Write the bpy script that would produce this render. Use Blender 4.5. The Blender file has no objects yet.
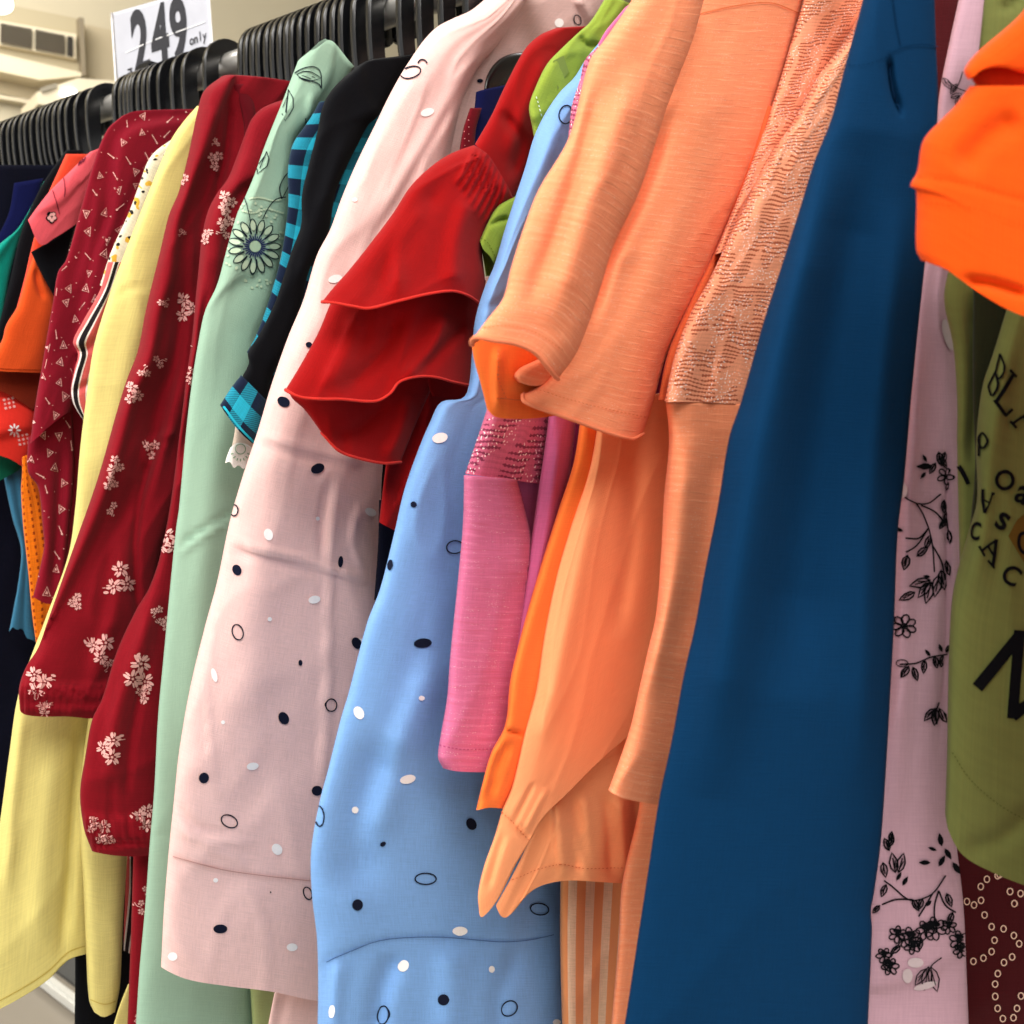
import bpy, bmesh, math, random
import numpy as np
from mathutils import Vector, Matrix, noise
from mathutils.bvhtree import BVHTree

random.seed(7)
SC = bpy.context.scene
COL = SC.collection
PI = math.pi

# ------------------------------------------------------------------ camera
CAM = np.array([0.0, -0.575, 1.28])
F_PX = 983.0
BEAR, PITCH, ROLL = math.radians(-38.8), math.radians(-7.0), 0.0
fwd = np.array([math.sin(BEAR) * math.cos(PITCH), math.cos(BEAR) * math.cos(PITCH), math.sin(PITCH)])
rt0 = np.array([math.cos(BEAR), -math.sin(BEAR), 0.0])
up0 = np.cross(rt0, fwd)
RT = math.cos(ROLL) * rt0 + math.sin(ROLL) * up0
UP = -math.sin(ROLL) * rt0 + math.cos(ROLL) * up0
cd = bpy.data.cameras.new('camera')
cam = bpy.data.objects.new('camera', cd)
COL.objects.link(cam)
cam.matrix_world = Matrix(((RT[0], UP[0], -fwd[0], CAM[0]), (RT[1], UP[1], -fwd[1], CAM[1]),
                           (RT[2], UP[2], -fwd[2], CAM[2]), (0, 0, 0, 1)))
cd.sensor_width = 36.0
cd.lens = F_PX / 1024 * 36.0
cd.clip_start = 0.02
cd.dof.use_dof = True
cd.dof.focus_distance = 0.62
cd.dof.aperture_fstop = 13.0
SC.camera = cam
RAIL_Z = 1.602
RAIL_Y = 0.05


def XX(v):
    """place along the rail of a garment hung at v"""
    return -0.375 * math.tan(math.atan(-v / 0.375) - math.radians(3.2))


def ray(p):
    p = np.asarray(p, float)
    return fwd + ((p[..., 0:1] - 512) / F_PX) * RT - ((p[..., 1:2] - 512) / F_PX) * UP


def plane_of(x0, y0=-0.2, a=90.0, tilt=0.0):
    a = math.radians(a)
    n = np.array([math.sin(a), -math.cos(a), math.tan(math.radians(tilt))])
    return np.array([x0, y0, 1.28]), n / np.linalg.norm(n)


def onto(p, pl):
    P0, n = pl
    d = ray(p)
    t = ((P0 - CAM) @ n) / (d @ n)
    return CAM + d * t[..., None]


# ------------------------------------------------------------------ materials
def lin(c):
    return tuple((v / 12.92 if v <= 0.04045 else ((v + 0.055) / 1.055) ** 2.4) for v in [x / 255.0 for x in c])


MATS = {}


def new_mat(name):
    m = bpy.data.materials.new(name)
    m.use_nodes = True
    nt = m.node_tree
    return m, nt, nt.nodes['Principled BSDF']


def N(nt, kind, **kw):
    n = nt.nodes.new(kind)
    for k, v in kw.items():
        if k in n.inputs:
            n.inputs[k].default_value = v
        else:
            setattr(n, k, v)
    return n


def plain(name, col, rough=0.5, metal=0.0, emit=0.0, bump=0.0, bscale=60.0):
    if name in MATS:
        return MATS[name]
    m, nt, b = new_mat(name)
    c = lin(col)
    b.inputs['Base Color'].default_value = (*c, 1)
    b.inputs['Roughness'].default_value = rough
    b.inputs['Metallic'].default_value = metal
    if emit:
        b.inputs['Emission Color'].default_value = (*c, 1)
        b.inputs['Emission Strength'].default_value = emit
    tc = N(nt, 'ShaderNodeTexCoord')
    nz = N(nt, 'ShaderNodeTexNoise', Scale=bscale, Detail=3.0)
    nt.links.new(tc.outputs['Object'], nz.inputs['Vector'])
    mx = N(nt, 'ShaderNodeMix', data_type='RGBA')
    mx.inputs[6].default_value = (*[v * 0.9 for v in c], 1)
    mx.inputs[7].default_value = (*[min(1, v * 1.06) for v in c], 1)
    nt.links.new(nz.outputs['Fac'], mx.inputs[0])
    nt.links.new(mx.outputs[2], b.inputs['Base Color'])
    if bump:
        bp = N(nt, 'ShaderNodeBump', Strength=bump, Distance=0.002)
        nt.links.new(nz.outputs['Fac'], bp.inputs['Height'])
        nt.links.new(bp.outputs['Normal'], b.inputs['Normal'])
    MATS[name] = m
    return m


def math_n(nt, op, a, b=None):
    n = nt.nodes.new('ShaderNodeMath')
    n.operation = op
    for i, v in enumerate((a, b)):
        if v is None:
            continue
        if isinstance(v, (int, float)):
            n.inputs[i].default_value = v
        else:
            nt.links.new(v, n.inputs[i])
    return n.outputs[0]


def cloth(name, col, kind='plain', amt=0.12, thread=(1400.0, 1400.0), rough=0.9, sheen=0.15, bump=0.25, col2=None, extra=None):
    """woven cloth; uv is in metres (u across, v down)"""
    if name in MATS:
        return MATS[name]
    m, nt, b = new_mat(name)
    c = lin(col)
    b.inputs['Roughness'].default_value = rough
    b.inputs['Specular IOR Level'].default_value = 0.12
    b.inputs['Sheen Weight'].default_value = sheen
    b.inputs['Sheen Roughness'].default_value = 0.6
    b.inputs['Sheen Tint'].default_value = (*[min(1, v * 0.7 + 0.3) for v in c], 1)
    uv = N(nt, 'ShaderNodeUVMap', uv_map='UVMap')
    sep = N(nt, 'ShaderNodeSeparateXYZ')
    nt.links.new(uv.outputs[0], sep.inputs[0])
    U, V = sep.outputs[0], sep.outputs[1]

    def stretched(su, sv, detail=2.0):
        mp = N(nt, 'ShaderNodeMapping')
        mp.inputs['Scale'].default_value = (su, sv, 1)
        nt.links.new(uv.outputs[0], mp.inputs[0])
        nz = N(nt, 'ShaderNodeTexNoise', Scale=1.0, Detail=detail)
        nt.links.new(mp.outputs[0], nz.inputs['Vector'])
        return nz.outputs['Fac']

    def mix(fac, a, bb):
        mx = N(nt, 'ShaderNodeMix', data_type='RGBA')
        if isinstance(fac, float):
            mx.inputs[0].default_value = fac
        else:
            nt.links.new(fac, mx.inputs[0])
        for s, v in ((6, a), (7, bb)):
            if isinstance(v, tuple):
                mx.inputs[s].default_value = (*v, 1)
            else:
                nt.links.new(v, mx.inputs[s])
        return mx.outputs[2]

    dk = tuple(v * (1 - amt) for v in c)
    lt = tuple(min(1, v * (1 + amt)) for v in c)
    wv = math_n(nt, 'MULTIPLY', math_n(nt, 'ADD', stretched(thread[0], thread[1] * 0.05), stretched(thread[0] * 0.05, thread[1])), 0.5)
    ramp = N(nt, 'ShaderNodeMapRange')
    ramp.inputs[1].default_value = 0.38
    ramp.inputs[2].default_value = 0.62
    nt.links.new(wv, ramp.inputs[0])
    base = mix(ramp.outputs[0], dk, lt)
    height = ramp.outputs[0]
    dist = 0.0004
    c2 = lin(col2) if col2 else None
    if kind == 'rib':           # fine crosswise slub lines, broken and uneven, with a little sparkle thread
        wob = math_n(nt, 'MULTIPLY', math_n(nt, 'SUBTRACT', stretched(18.0, 50.0), 0.5), 0.006)
        vv = math_n(nt, 'ADD', V, wob)
        s = math_n(nt, 'SINE', math_n(nt, 'MULTIPLY', vv, 2 * PI / 0.0046))
        ln = math_n(nt, 'GREATER_THAN', s, 0.55)
        gate = N(nt, 'ShaderNodeMapRange')
        gate.inputs[1].default_value = 0.42
        gate.inputs[2].default_value = 0.66
        nt.links.new(stretched(45.0, 420.0, 1.0), gate.inputs[0])
        up = math_n(nt, 'MULTIPLY', ln, gate.outputs[0])
        gate2 = N(nt, 'ShaderNodeMapRange')
        gate2.inputs[1].default_value = 0.5
        gate2.inputs[2].default_value = 0.7
        nt.links.new(stretched(30.0, 520.0, 1.0), gate2.inputs[0])
        dn = math_n(nt, 'MULTIPLY', math_n(nt, 'LESS_THAN', s, -0.2), gate2.outputs[0])
        base = mix(math_n(nt, 'MULTIPLY', up, 0.55), base, tuple(min(1, v * 1.12 + 0.04) for v in c))
        base = mix(math_n(nt, 'MULTIPLY', dn, 0.6), base, tuple(v * k for v, k in zip(c, (0.92, 0.8, 0.75))))
        sp = math_n(nt, 'GREATER_THAN', stretched(1300.0, 1500.0, 0.0), 0.72)
        sp = math_n(nt, 'MULTIPLY', sp, math_n(nt, 'GREATER_THAN', stretched(40.0, 900.0, 0.0), 0.6))
        base = mix(math_n(nt, 'MULTIPLY', sp, 0.6), base, (1, 0.85, 0.78))
        height = math_n(nt, 'ADD', up, math_n(nt, 'MULTIPLY', height, 0.3))
        dist = 0.0006
    elif kind == 'lace':        # rows of open slits with glitter
        wob = math_n(nt, 'MULTIPLY', math_n(nt, 'SUBTRACT', stretched(30.0, 40.0), 0.5), 0.012)
        vv = math_n(nt, 'ADD', V, wob)
        s = math_n(nt, 'SINE', math_n(nt, 'MULTIPLY', vv, 2 * PI / 0.0036))
        s3 = math_n(nt, 'SINE', math_n(nt, 'MULTIPLY', math_n(nt, 'ADD', U, math_n(nt, 'MULTIPLY', wob, 0.6)), 2 * PI / 0.0032))
        big = math_n(nt, 'GREATER_THAN', stretched(55.0, 34.0, 1.0), 0.47)
        slit = math_n(nt, 'GREATER_THAN', math_n(nt, 'ADD', s, math_n(nt, 'MULTIPLY', s3, 0.45)), 0.35)
        slit = math_n(nt, 'MULTIPLY', slit, math_n(nt, 'ADD', math_n(nt, 'MULTIPLY', big, 0.75), 0.15))
        base = mix(slit, base, c2)
        height = math_n(nt, 'SUBTRACT', 1.0, slit)
        gl = math_n(nt, 'MULTIPLY', math_n(nt, 'GREATER_THAN', stretched(620.0, 620.0, 0.0), 0.69), math_n(nt, 'GREATER_THAN', stretched(40.0, 40.0, 1.0), 0.46))
        base = mix(gl, base, (1.0, 0.93, 0.9))
        dist = 0.0012
    elif kind == 'plaid':
        per = 0.025
        def band(x, ph, w):
            f = math_n(nt, 'FRACT', math_n(nt, 'ADD', math_n(nt, 'DIVIDE', x, per), ph))
            return math_n(nt, 'LESS_THAN', f, w)
        a1, a2 = band(U, 0.2, 0.55), band(V, 0.1, 0.55)
        twill = math_n(nt, 'GREATER_THAN', math_n(nt, 'SINE', math_n(nt, 'MULTIPLY', math_n(nt, 'ADD', U, V), 2 * PI / 0.0016)), 0.0)
        both = math_n(nt, 'MULTIPLY', a1, a2)
        one = math_n(nt, 'SUBTRACT', math_n(nt, 'ADD', a1, a2), math_n(nt, 'MULTIPLY', both, 2.0))
        base = mix(math_n(nt, 'MULTIPLY', one, math_n(nt, 'ADD', math_n(nt, 'MULTIPLY', twill, 0.4), 0.3)), base, c2)
        base = mix(both, base, c2)
    elif kind == 'stripe':      # lengthwise stripes
        f = math_n(nt, 'FRACT', math_n(nt, 'DIVIDE', U, extra))
        base = mix(math_n(nt, 'LESS_THAN', f, 0.5), base, c2)
    elif kind == 'tie':         # pink, black and white diagonal stripes
        f = math_n(nt, 'FRACT', math_n(nt, 'DIVIDE', math_n(nt, 'ADD', U, math_n(nt, 'MULTIPLY', V, 0.06)), extra))
        base = mix(math_n(nt, 'GREATER_THAN', f, 0.45), base, (0.75, 0.68, 0.66))
        base = mix(math_n(nt, 'GREATER_THAN', f, 0.58), base, (0.006, 0.006, 0.008))
        base = mix(math_n(nt, 'GREATER_THAN', f, 0.9), base, (0.75, 0.68, 0.66))
    elif kind == 'knit':        # open vertical ribs with small holes
        s = math_n(nt, 'SINE', math_n(nt, 'MULTIPLY', U, 2 * PI / 0.007))
        t = math_n(nt, 'SINE', math_n(nt, 'MULTIPLY', V, 2 * PI / 0.006))
        hole = math_n(nt, 'MULTIPLY', math_n(nt, 'GREATER_THAN', s, 0.7), math_n(nt, 'GREATER_THAN', t, 0.2))
        base = mix(hole, base, c2)
        height = s
        dist = 0.001
    elif kind == 'crinkle':     # lengthwise pleats
        s = math_n(nt, 'SINE', math_n(nt, 'MULTIPLY', math_n(nt, 'ADD', U, math_n(nt, 'MULTIPLY', stretched(30.0, 8.0), 0.006)), 2 * PI / 0.006))
        base = mix(math_n(nt, 'MULTIPLY', math_n(nt, 'ADD', s, 1.0), 0.35), base, tuple(v * 0.45 for v in c))
        height = math_n(nt, 'MULTIPLY', s, -1.0)
        dist = 0.003
    elif kind == 'floral':      # white with small yellow and black blots
        v1 = math_n(nt, 'GREATER_THAN', stretched(110.0, 110.0, 1.0), 0.60)
        v2 = math_n(nt, 'GREATER_THAN', stretched(230.0, 190.0, 0.0), 0.68)
        base = mix(v1, base, c2)
        base = mix(v2, base, (0.01, 0.01, 0.012))
    nt.links.new(base, b.inputs['Base Color'])
    bp = N(nt, 'ShaderNodeBump', Strength=bump, Distance=dist)
    nt.links.new(height, bp.inputs['Height'])
    nt.links.new(bp.outputs['Normal'], b.inputs['Normal'])
    MATS[name] = m
    return m


def ink(name, col, rough=0.8):
    m = plain('print_' + name, col, 0.95, bscale=400.0)
    m.node_tree.nodes['Principled BSDF'].inputs['Specular IOR Level'].default_value = 0.08
    return m


# ------------------------------------------------------------------ scene tree helpers
def thing(name, label, cat, loc, group=None):
    o = bpy.data.objects.new(name, None)
    o.empty_display_size = 0.03
    COL.objects.link(o)
    o.location = loc
    o['label'] = label
    o['category'] = cat
    if group:
        o['group'] = group
    return o


def tag(o, label, cat, group=None):
    o['label'] = label
    o['category'] = cat
    if group:
        o['group'] = group
    return o


def world_of(o):
    m = o.matrix_parent_inverse @ o.matrix_basis if o.parent else o.matrix_basis.copy()
    return world_of(o.parent) @ m if o.parent else m


def attach(o, parent):
    if parent is not None:
        o.parent = parent
        o.matrix_parent_inverse = world_of(parent).inverted()


def mesh_obj(name, verts, faces, mats, parent=None, fmat=None, uvs=None, smooth=True):
    me = bpy.data.meshes.new(name)
    me.from_pydata([tuple(v) for v in verts], [], faces)
    for m in mats:
        me.materials.append(m)
    if fmat is not None:
        me.polygons.foreach_set('material_index', fmat)
    me.polygons.foreach_set('use_smooth', [smooth] * len(me.polygons))
    if uvs is not None:
        ul = me.uv_layers.new(name='UVMap')
        li = np.zeros(len(me.loops), dtype=np.int32)
        me.loops.foreach_get('vertex_index', li)
        ul.data.foreach_set('uv', np.asarray(uvs, dtype=np.float32)[li].ravel())
    me.update()
    o = bpy.data.objects.new(name, me)
    COL.objects.link(o)
    attach(o, parent)
    return o


# ------------------------------------------------------------------ curve helpers
def spline(pts, n, smooth=True):
    """n points evenly along a (catmull-rom) curve through pts"""
    P = np.asarray(pts, float)
    if len(P) > 2 and smooth:
        Q = np.vstack([2 * P[0] - P[1], P, 2 * P[-1] - P[-2]])
        out = []
        for i in range(1, len(Q) - 2):
            p0, p1, p2, p3 = Q[i - 1], Q[i], Q[i + 1], Q[i + 2]
            d = np.linalg.norm(p2 - p1)
            m1 = (p2 - p0) * d / max(1e-9, np.linalg.norm(p2 - p1) + np.linalg.norm(p1 - p0))
            m2 = (p3 - p1) * d / max(1e-9, np.linalg.norm(p3 - p2) + np.linalg.norm(p2 - p1))
            t = np.linspace(0, 1, 9)[:-1][:, None]
            out.append((2 * t**3 - 3 * t**2 + 1) * p1 + (t**3 - 2 * t**2 + t) * m1 + (-2 * t**3 + 3 * t**2) * p2 + (t**3 - t**2) * m2)
        P = np.vstack(out + [P[-1:]])
    s = np.concatenate([[0], np.cumsum(np.linalg.norm(np.diff(P, axis=0), axis=1))])
    if isinstance(n, int):
        q = np.linspace(0, s[-1], n)
    else:
        q = np.asarray(n) * s[-1]
    return np.stack([np.interp(q, s, P[:, k]) for k in range(P.shape[1])], axis=1)


def seg_dist(P, pts):
    """signed distance of points P to a polyline; positive on the screen-left when drawn downward"""
    pts = np.asarray(pts, float)
    best = np.full(P.shape[:-1], 1e9)
    sgn = np.ones(P.shape[:-1])
    along = np.zeros(P.shape[:-1])
    tot = 0
    for k in range(len(pts) - 1):
        a, b = pts[k], pts[k + 1]
        ab = b - a
        L = np.linalg.norm(ab) + 1e-9
        t = np.clip(((P - a) @ ab) / L**2, 0, 1)
        d = np.linalg.norm(P - (a + t[..., None] * ab), axis=-1)
        cr = ab[0] * (P[..., 1] - a[1]) - ab[1] * (P[..., 0] - a[0])
        m = d < best
        best = np.where(m, d, best)
        sgn = np.where(m, np.sign(cr), sgn)
        along = np.where(m, tot + t * L, along)
        tot += L
    return best * sgn, along, tot


def fold_disp(P, folds):
    d = np.zeros(P.shape[:-1])
    for f in folds:
        kind, pts, w, amp = f[0], f[1], f[2], f[3]
        if kind in 'rsp':
            pts = spline(pts, max(6, len(pts) * 5))
        sd, al, tot = seg_dist(P, pts)
        endf = np.clip(np.minimum(al, tot - al) / (0.18 * tot + 1e-6), 0, 1)
        if kind == 'r':                  # soft ridge or valley with faded ends
            d += amp * np.exp(-(sd / w) ** 2) * endf
        elif kind == 'p':                # ridge kept up to its ends
            d += amp * np.exp(-(sd / w) ** 2)
        elif kind == 's':                # a step that dies out over a range
            rng = f[4] if len(f) > 4 else 60
            d += amp * (1 / (1 + np.exp(-np.clip(sd / w, -30, 30)))) * np.exp(-(np.maximum(sd, 0) / rng) ** 2)
    return d


# ------------------------------------------------------------------ printed marks (built into the cloth mesh)
def ell(cx, cy, a, b, ang=0, n=18):
    c, s = math.cos(math.radians(ang)), math.sin(math.radians(ang))
    pts = []
    for k in range(n):
        t = 2 * PI * k / n
        x, y = a * math.cos(t), b * math.sin(t)
        pts.append((cx + c * x - s * y, cy + s * x + c * y))
    return [pts]


def strokes(pts, w, closed=False, smooth=True):
    P = np.asarray(pts, float)
    if len(P) > 2 and smooth and not closed:
        P = spline(P, len(P) * 4)
    n = len(P)
    if closed:
        tg = np.roll(P, -1, 0) - np.roll(P, 1, 0)
    else:
        tg = np.gradient(P, axis=0)
    tg /= np.linalg.norm(tg, axis=1, keepdims=True) + 1e-9
    nm = np.stack([-tg[:, 1], tg[:, 0]], 1) * w / 2
    A, B = P + nm, P - nm
    polys = []
    for i in range(n if closed else n - 1):
        j = (i + 1) % n
        polys.append([tuple(A[i]), tuple(A[j]), tuple(B[j]), tuple(B[i])])
    return polys


def ring(cx, cy, a, b, ang=0, w=1.3, n=22):
    return strokes(ell(cx, cy, a, b, ang, n)[0], w, closed=True)


def dashes(pts, w, on=3.0, off=2.0):
    L = np.sum(np.linalg.norm(np.diff(np.asarray(pts, float), axis=0), axis=1))
    n = max(2, int(L / (on + off)))
    P = spline(pts, n * 2)
    out = []
    for k in range(n):
        a, b = P[2 * k], P[2 * k + 1]
        out += strokes([tuple(a), tuple(b)], w, smooth=False)
    return out


def petal_flower(cx, cy, r, rot=0, n=5, w=0.8):
    out = []
    for k in range(n):
        t = rot + 2 * PI * k / n
        out += ring(cx + 0.58 * r * math.cos(t), cy + 0.58 * r * math.sin(t), 0.40 * r, 0.27 * r, math.degrees(t), w, 9)
    out += ell(cx, cy, 0.16 * r, 0.16 * r, 0, 6)
    return out


def blossom(cx, cy, r, rot=0):
    """five filled petals with slim gaps"""
    out = []
    for k in range(5):
        t = rot + 2 * PI * k / 5
        out += ell(cx + 0.62 * r * math.cos(t), cy + 0.62 * r * math.sin(t), 0.40 * r, 0.17 * r, math.degrees(t) + 14, 8)
        out += ell(cx + 0.66 * r * math.cos(t + .45), cy + 0.66 * r * math.sin(t + .45), 0.30 * r, 0.10 * r, math.degrees(t) + 20, 8)
    out += ell(cx, cy, 0.15 * r, 0.15 * r, 0, 6)
    return out


def spray(cx, cy, s, seed, squash=0.8):
    """small printed sprig: a few outlined blossoms, a stalk and leaves"""
    r = random.Random(seed)
    out = []
    a0 = r.uniform(0, 2 * PI)
    k = 3 if s > 7 else 2
    for i in range(k):
        t = a0 + i * 2 * PI / k + r.uniform(-.3, .3)
        out += blossom(cx + squash * 0.55 * s * math.cos(t), cy + 0.62 * s * math.sin(t), s * r.uniform(.48, .62), r.uniform(0, 6))
    t = a0 + 2.0
    out += strokes([(cx, cy), (cx + .6 * s * math.cos(t), cy + .6 * s * math.sin(t)), (cx + 1.15 * s * math.cos(t + .3), cy + 1.15 * s * math.sin(t + .3))], 0.7)
    out += ell(cx + 1.1 * s * math.cos(t), cy + 1.1 * s * math.sin(t), .18 * s, .09 * s, math.degrees(t) + 40, 8)
    return out


def leaf(x, y, L, ang, fill=False, w=0.9):
    a = math.radians(ang)
    c, s = math.cos(a), math.sin(a)
    prof = [(0, 0), (.25, .17), (.55, .2), (.8, .1), (1, 0)]
    pts = [(x + L * (c * p - s * q), y + L * (s * p + c * q)) for p, q in prof]
    pts += [(x + L * (c * p + s * q), y + L * (s * p - c * q)) for p, q in prof[-2:0:-1]]
    if fill:
        return [pts]
    out = strokes(pts, w, closed=True)
    out += strokes([(x, y), (x + .75 * L * c, y + .75 * L * s)], w * .8, smooth=False)
    out += strokes([(x + .2 * L * c, y + .2 * L * s), (x + L * (c * .6 - s * .1), y + L * (s * .6 + c * .1))], w * .7, smooth=False)
    return out


TXT = {}


def text_polys(ch, cx, cy, size, ang, bold=0.0, sx=1.0):
    """polygons of a character centred on a point, in picture units"""
    key = (ch, bold)
    if key not in TXT:
        cu = bpy.data.curves.new('glyph', 'FONT')
        cu.body = ch
        cu.size = 1.0
        cu.offset = bold
        cu.resolution_u = 4
        cu.fill_mode = 'FRONT'
        ob = bpy.data.objects.new('glyph', cu)
        COL.objects.link(ob)
        dg = bpy.context.evaluated_depsgraph_get()
        me = bpy.data.meshes.new_from_object(ob.evaluated_get(dg))
        vs = np.array([v.co[:2] for v in me.vertices])
        mid = (vs.max(0) + vs.min(0)) / 2
        TXT[key] = (vs - mid, [list(p.vertices) for p in me.polygons])
        bpy.data.objects.remove(ob)
        bpy.data.curves.remove(cu)
        bpy.data.meshes.remove(me)
    vs, fs = TXT[key]
    a = math.radians(ang)
    c, s = math.cos(a), math.sin(a)
    x = vs[:, 0] * size * sx
    y = -vs[:, 1] * size
    P = np.stack([cx + c * x - s * y, cy + s * x + c * y], 1)
    return [[tuple(P[i]) for i in f] for f in fs]


# ------------------------------------------------------------------ cloth panels
PSEED = 0.0


def panel(name, parent, mat, L, R, T=None, B=None, x0=-0.5, a=90.0, y0=-0.2, tilt=0.0, thick=0.010, folds=(), wr=(0.0012, 22.0),
          res=5.0, marks=(), flare=0.0, seed=0.0, prof=3.6, bias=0.0, sm=True, hem=None, stretch=(1.0, 0.45)):
    """a hanging, slightly flattened tube of cloth. L/R/T/B are its edges as seen in the photo, laid onto the upright plane
    in which the garment hangs; folds raise or sink the cloth along lines."""
    global PSEED
    PSEED += 1.37
    seed = seed or PSEED
    pl = plane_of(x0, y0, a, tilt)
    L = [tuple(p) for p in L]
    R = [tuple(p) for p in R]
    T = [L[0], R[0]] if T is None else [L[0]] + [tuple(p) for p in T] + [R[0]]
    B = [L[-1], R[-1]] if B is None else [L[-1]] + [tuple(p) for p in B] + [R[-1]]

    def length(q):
        return np.sum(np.linalg.norm(np.diff(np.asarray(q, float), axis=0), axis=1))
    wpx, hpx = max(length(T), length(B), abs(L[len(L) // 2][0] - R[len(R) // 2][0])), max(length(L), length(R))
    nu = int(np.clip(wpx / res, 8, 90)) + 1
    nv = int(np.clip(hpx / res, 8, 220)) + 1
    lu = np.linspace(0, 1, nu)
    us = 0.45 * lu + 0.55 * (0.5 - 0.5 * np.cos(PI * lu))
    vs = np.linspace(0, 1, nv)
    Lc, Rc = spline(L, vs, sm), spline(R, vs, sm)
    Tc, Bc = spline(T, us, sm), spline(B, us, sm)
    Uu, Vv = np.meshgrid(us, vs)
    U3, V3 = Uu[..., None], Vv[..., None]
    P = (1 - V3) * Tc[None] + V3 * Bc[None] + (1 - U3) * Lc[:, None] + U3 * Rc[:, None] \
        - ((1 - U3) * (1 - V3) * Tc[0] + U3 * (1 - V3) * Tc[-1] + (1 - U3) * V3 * Bc[0] + U3 * V3 * Bc[-1])
    X = onto(P, pl)
    n = pl[1]
    lean = CAM - X[nv // 2, nu // 2]
    hd = np.linalg.norm(lean[:2])
    lean[2] = 0
    lean /= lean @ n
    lean = np.repeat(lean[None, :], nv, 0)
    lean[:, 2] = np.linalg.norm(lean[0]) * (CAM[2] - X[:, nu // 2, 2]) / hd
    lean = lean[:, None, :]
    Wm = np.linalg.norm(X[nv // 2, -1] - X[nv // 2, 0])
    Hm = np.linalg.norm(X[-1, nu // 2] - X[0, nu // 2])
    q = np.clip(2 * Uu - 1, -1, 1)
    q = np.sign(q) * np.abs(q)
    pr = np.sqrt(np.clip(1 - np.abs(q) ** prof, 0, 1))
    thick *= 0.72
    d = thick * pr * (1 + bias * q)
    nz = np.zeros_like(d)
    if wr[0]:
        for i in range(nv):
            for j in range(nu):
                x, y = Uu[i, j] * Wm * wr[1] * stretch[0], Vv[i, j] * Hm * wr[1] * stretch[1]
                rd = max(0.0, 1 - 2.4 * abs(noise.noise((x * 1.3 + y * 0.5, y * 1.1 - x * 0.4, seed + 9.0))))
                nz[i, j] = noise.noise((x + seed * 3.1, y + seed, seed)) + 0.5 * noise.noise((x * 2.3 + y * 0.8, y * 2.3 - x * 0.5, seed + 5.0)) + 0.7 * rd ** 3
    mask = np.clip(1 - np.abs(q) ** 6, 0, 1)
    d = d + mask * (wr[0] * nz + fold_disp(P, folds)) + flare * Vv ** 2
    Xf = X + d[..., None] * lean
    back_u = list(range(nu - 1, -1, -1))[1:-1][::2]
    verts, uvs = [], []
    for i in range(nv):
        for j in range(nu):
            verts.append(Xf[i, j])
            uvs.append((Uu[i, j] * Wm, Vv[i, j] * Hm))
        for j in back_u:
            verts.append(X[i, j] - (0.55 * thick * pr[i, j] - flare * Vv[i, j] ** 2) * lean[i, 0])
            uvs.append(((2 - Uu[i, j]) * Wm, Vv[i, j] * Hm))
    rl = nu + len(back_u)
    faces, fm = [], []
    for i in range(nv - 1):
        for j in range(rl):
            k = (j + 1) % rl
            faces.append((i * rl + j, (i + 1) * rl + j, (i + 1) * rl + k, i * rl + k))
            fm.append(0)
    # close the top with a strip between front and back
    faces.append(tuple(range(rl)))
    fm.append(0)
    mats = [mat]
    if marks:
        fverts = [Vector(v) for v in Xf.reshape(-1, 3)]
        ff = [(i * nu + j, (i + 1) * nu + j, (i + 1) * nu + j + 1, i * nu + j + 1) for i in range(nv - 1) for j in range(nu - 1)]
        bvh = BVHTree.FromPolygons(fverts, ff)
        org = Vector(CAM)
        for mm, polys in marks:
            mi = len(mats)
            mats.append(mm)
            for poly in polys:
                D = ray(np.asarray(poly))
                hits = []
                for dd in D:
                    dv = Vector(dd).normalized()
                    h = bvh.ray_cast(org, dv)
                    if h[0] is None:
                        hits = None
                        break
                    nn = h[1] if h[1].dot(dv) < 0 else -h[1]
                    hits.append(h[0] + nn * (0.0005 + 0.00008 * mi) - dv * 0.0002)
                if not hits:
                    continue
                b0 = len(verts)
                verts.extend(hits)
                uvs.extend([(p[0] * 0.001, p[1] * 0.001) for p in poly])
                faces.append(tuple(range(b0, b0 + len(hits))))
                fm.append(mi)
    o = mesh_obj(name, verts, faces, mats, parent, fm, uvs)
    if hem:
        rad, hm, hn = hem
        line = Xf[-1][np.linspace(0, nu - 1, max(12, nu)).astype(int)]
        line = line + n * rad * 0.3
        edging = cord(hn, line, rad, hm, o, bead=0.25 if rad < 0.0009 else 0.0)
    o['_'] = 1
    del o['_']
    return o


def cord(name, pts, rad, mat, parent, bead=0.0, seg=6, sub=4):
    P = spline(pts, len(pts) * sub)
    n = len(P)
    tg = np.gradient(P, axis=0)
    tg /= np.linalg.norm(tg, axis=1, keepdims=True) + 1e-12
    verts, faces = [], []
    ref = np.array([0.3, 0.2, 0.93])
    for i in range(n):
        a1 = np.cross(tg[i], ref)
        a1 /= np.linalg.norm(a1) + 1e-12
        a2 = np.cross(tg[i], a1)
        r = rad * (1 + bead * (1 if i % 2 else -1))
        for k in range(seg):
            t = 2 * PI * k / seg
            verts.append(P[i] + r * (math.cos(t) * a1 + math.sin(t) * a2))
    for i in range(n - 1):
        for k in range(seg):
            m = (k + 1) % seg
            faces.append((i * seg + k, i * seg + m, (i + 1) * seg + m, (i + 1) * seg + k))
    faces.append(tuple(range(seg)))
    faces.append(tuple(range((n - 1) * seg, n * seg))[::-1])
    return mesh_obj(name, verts, faces, [mat], parent)


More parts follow.
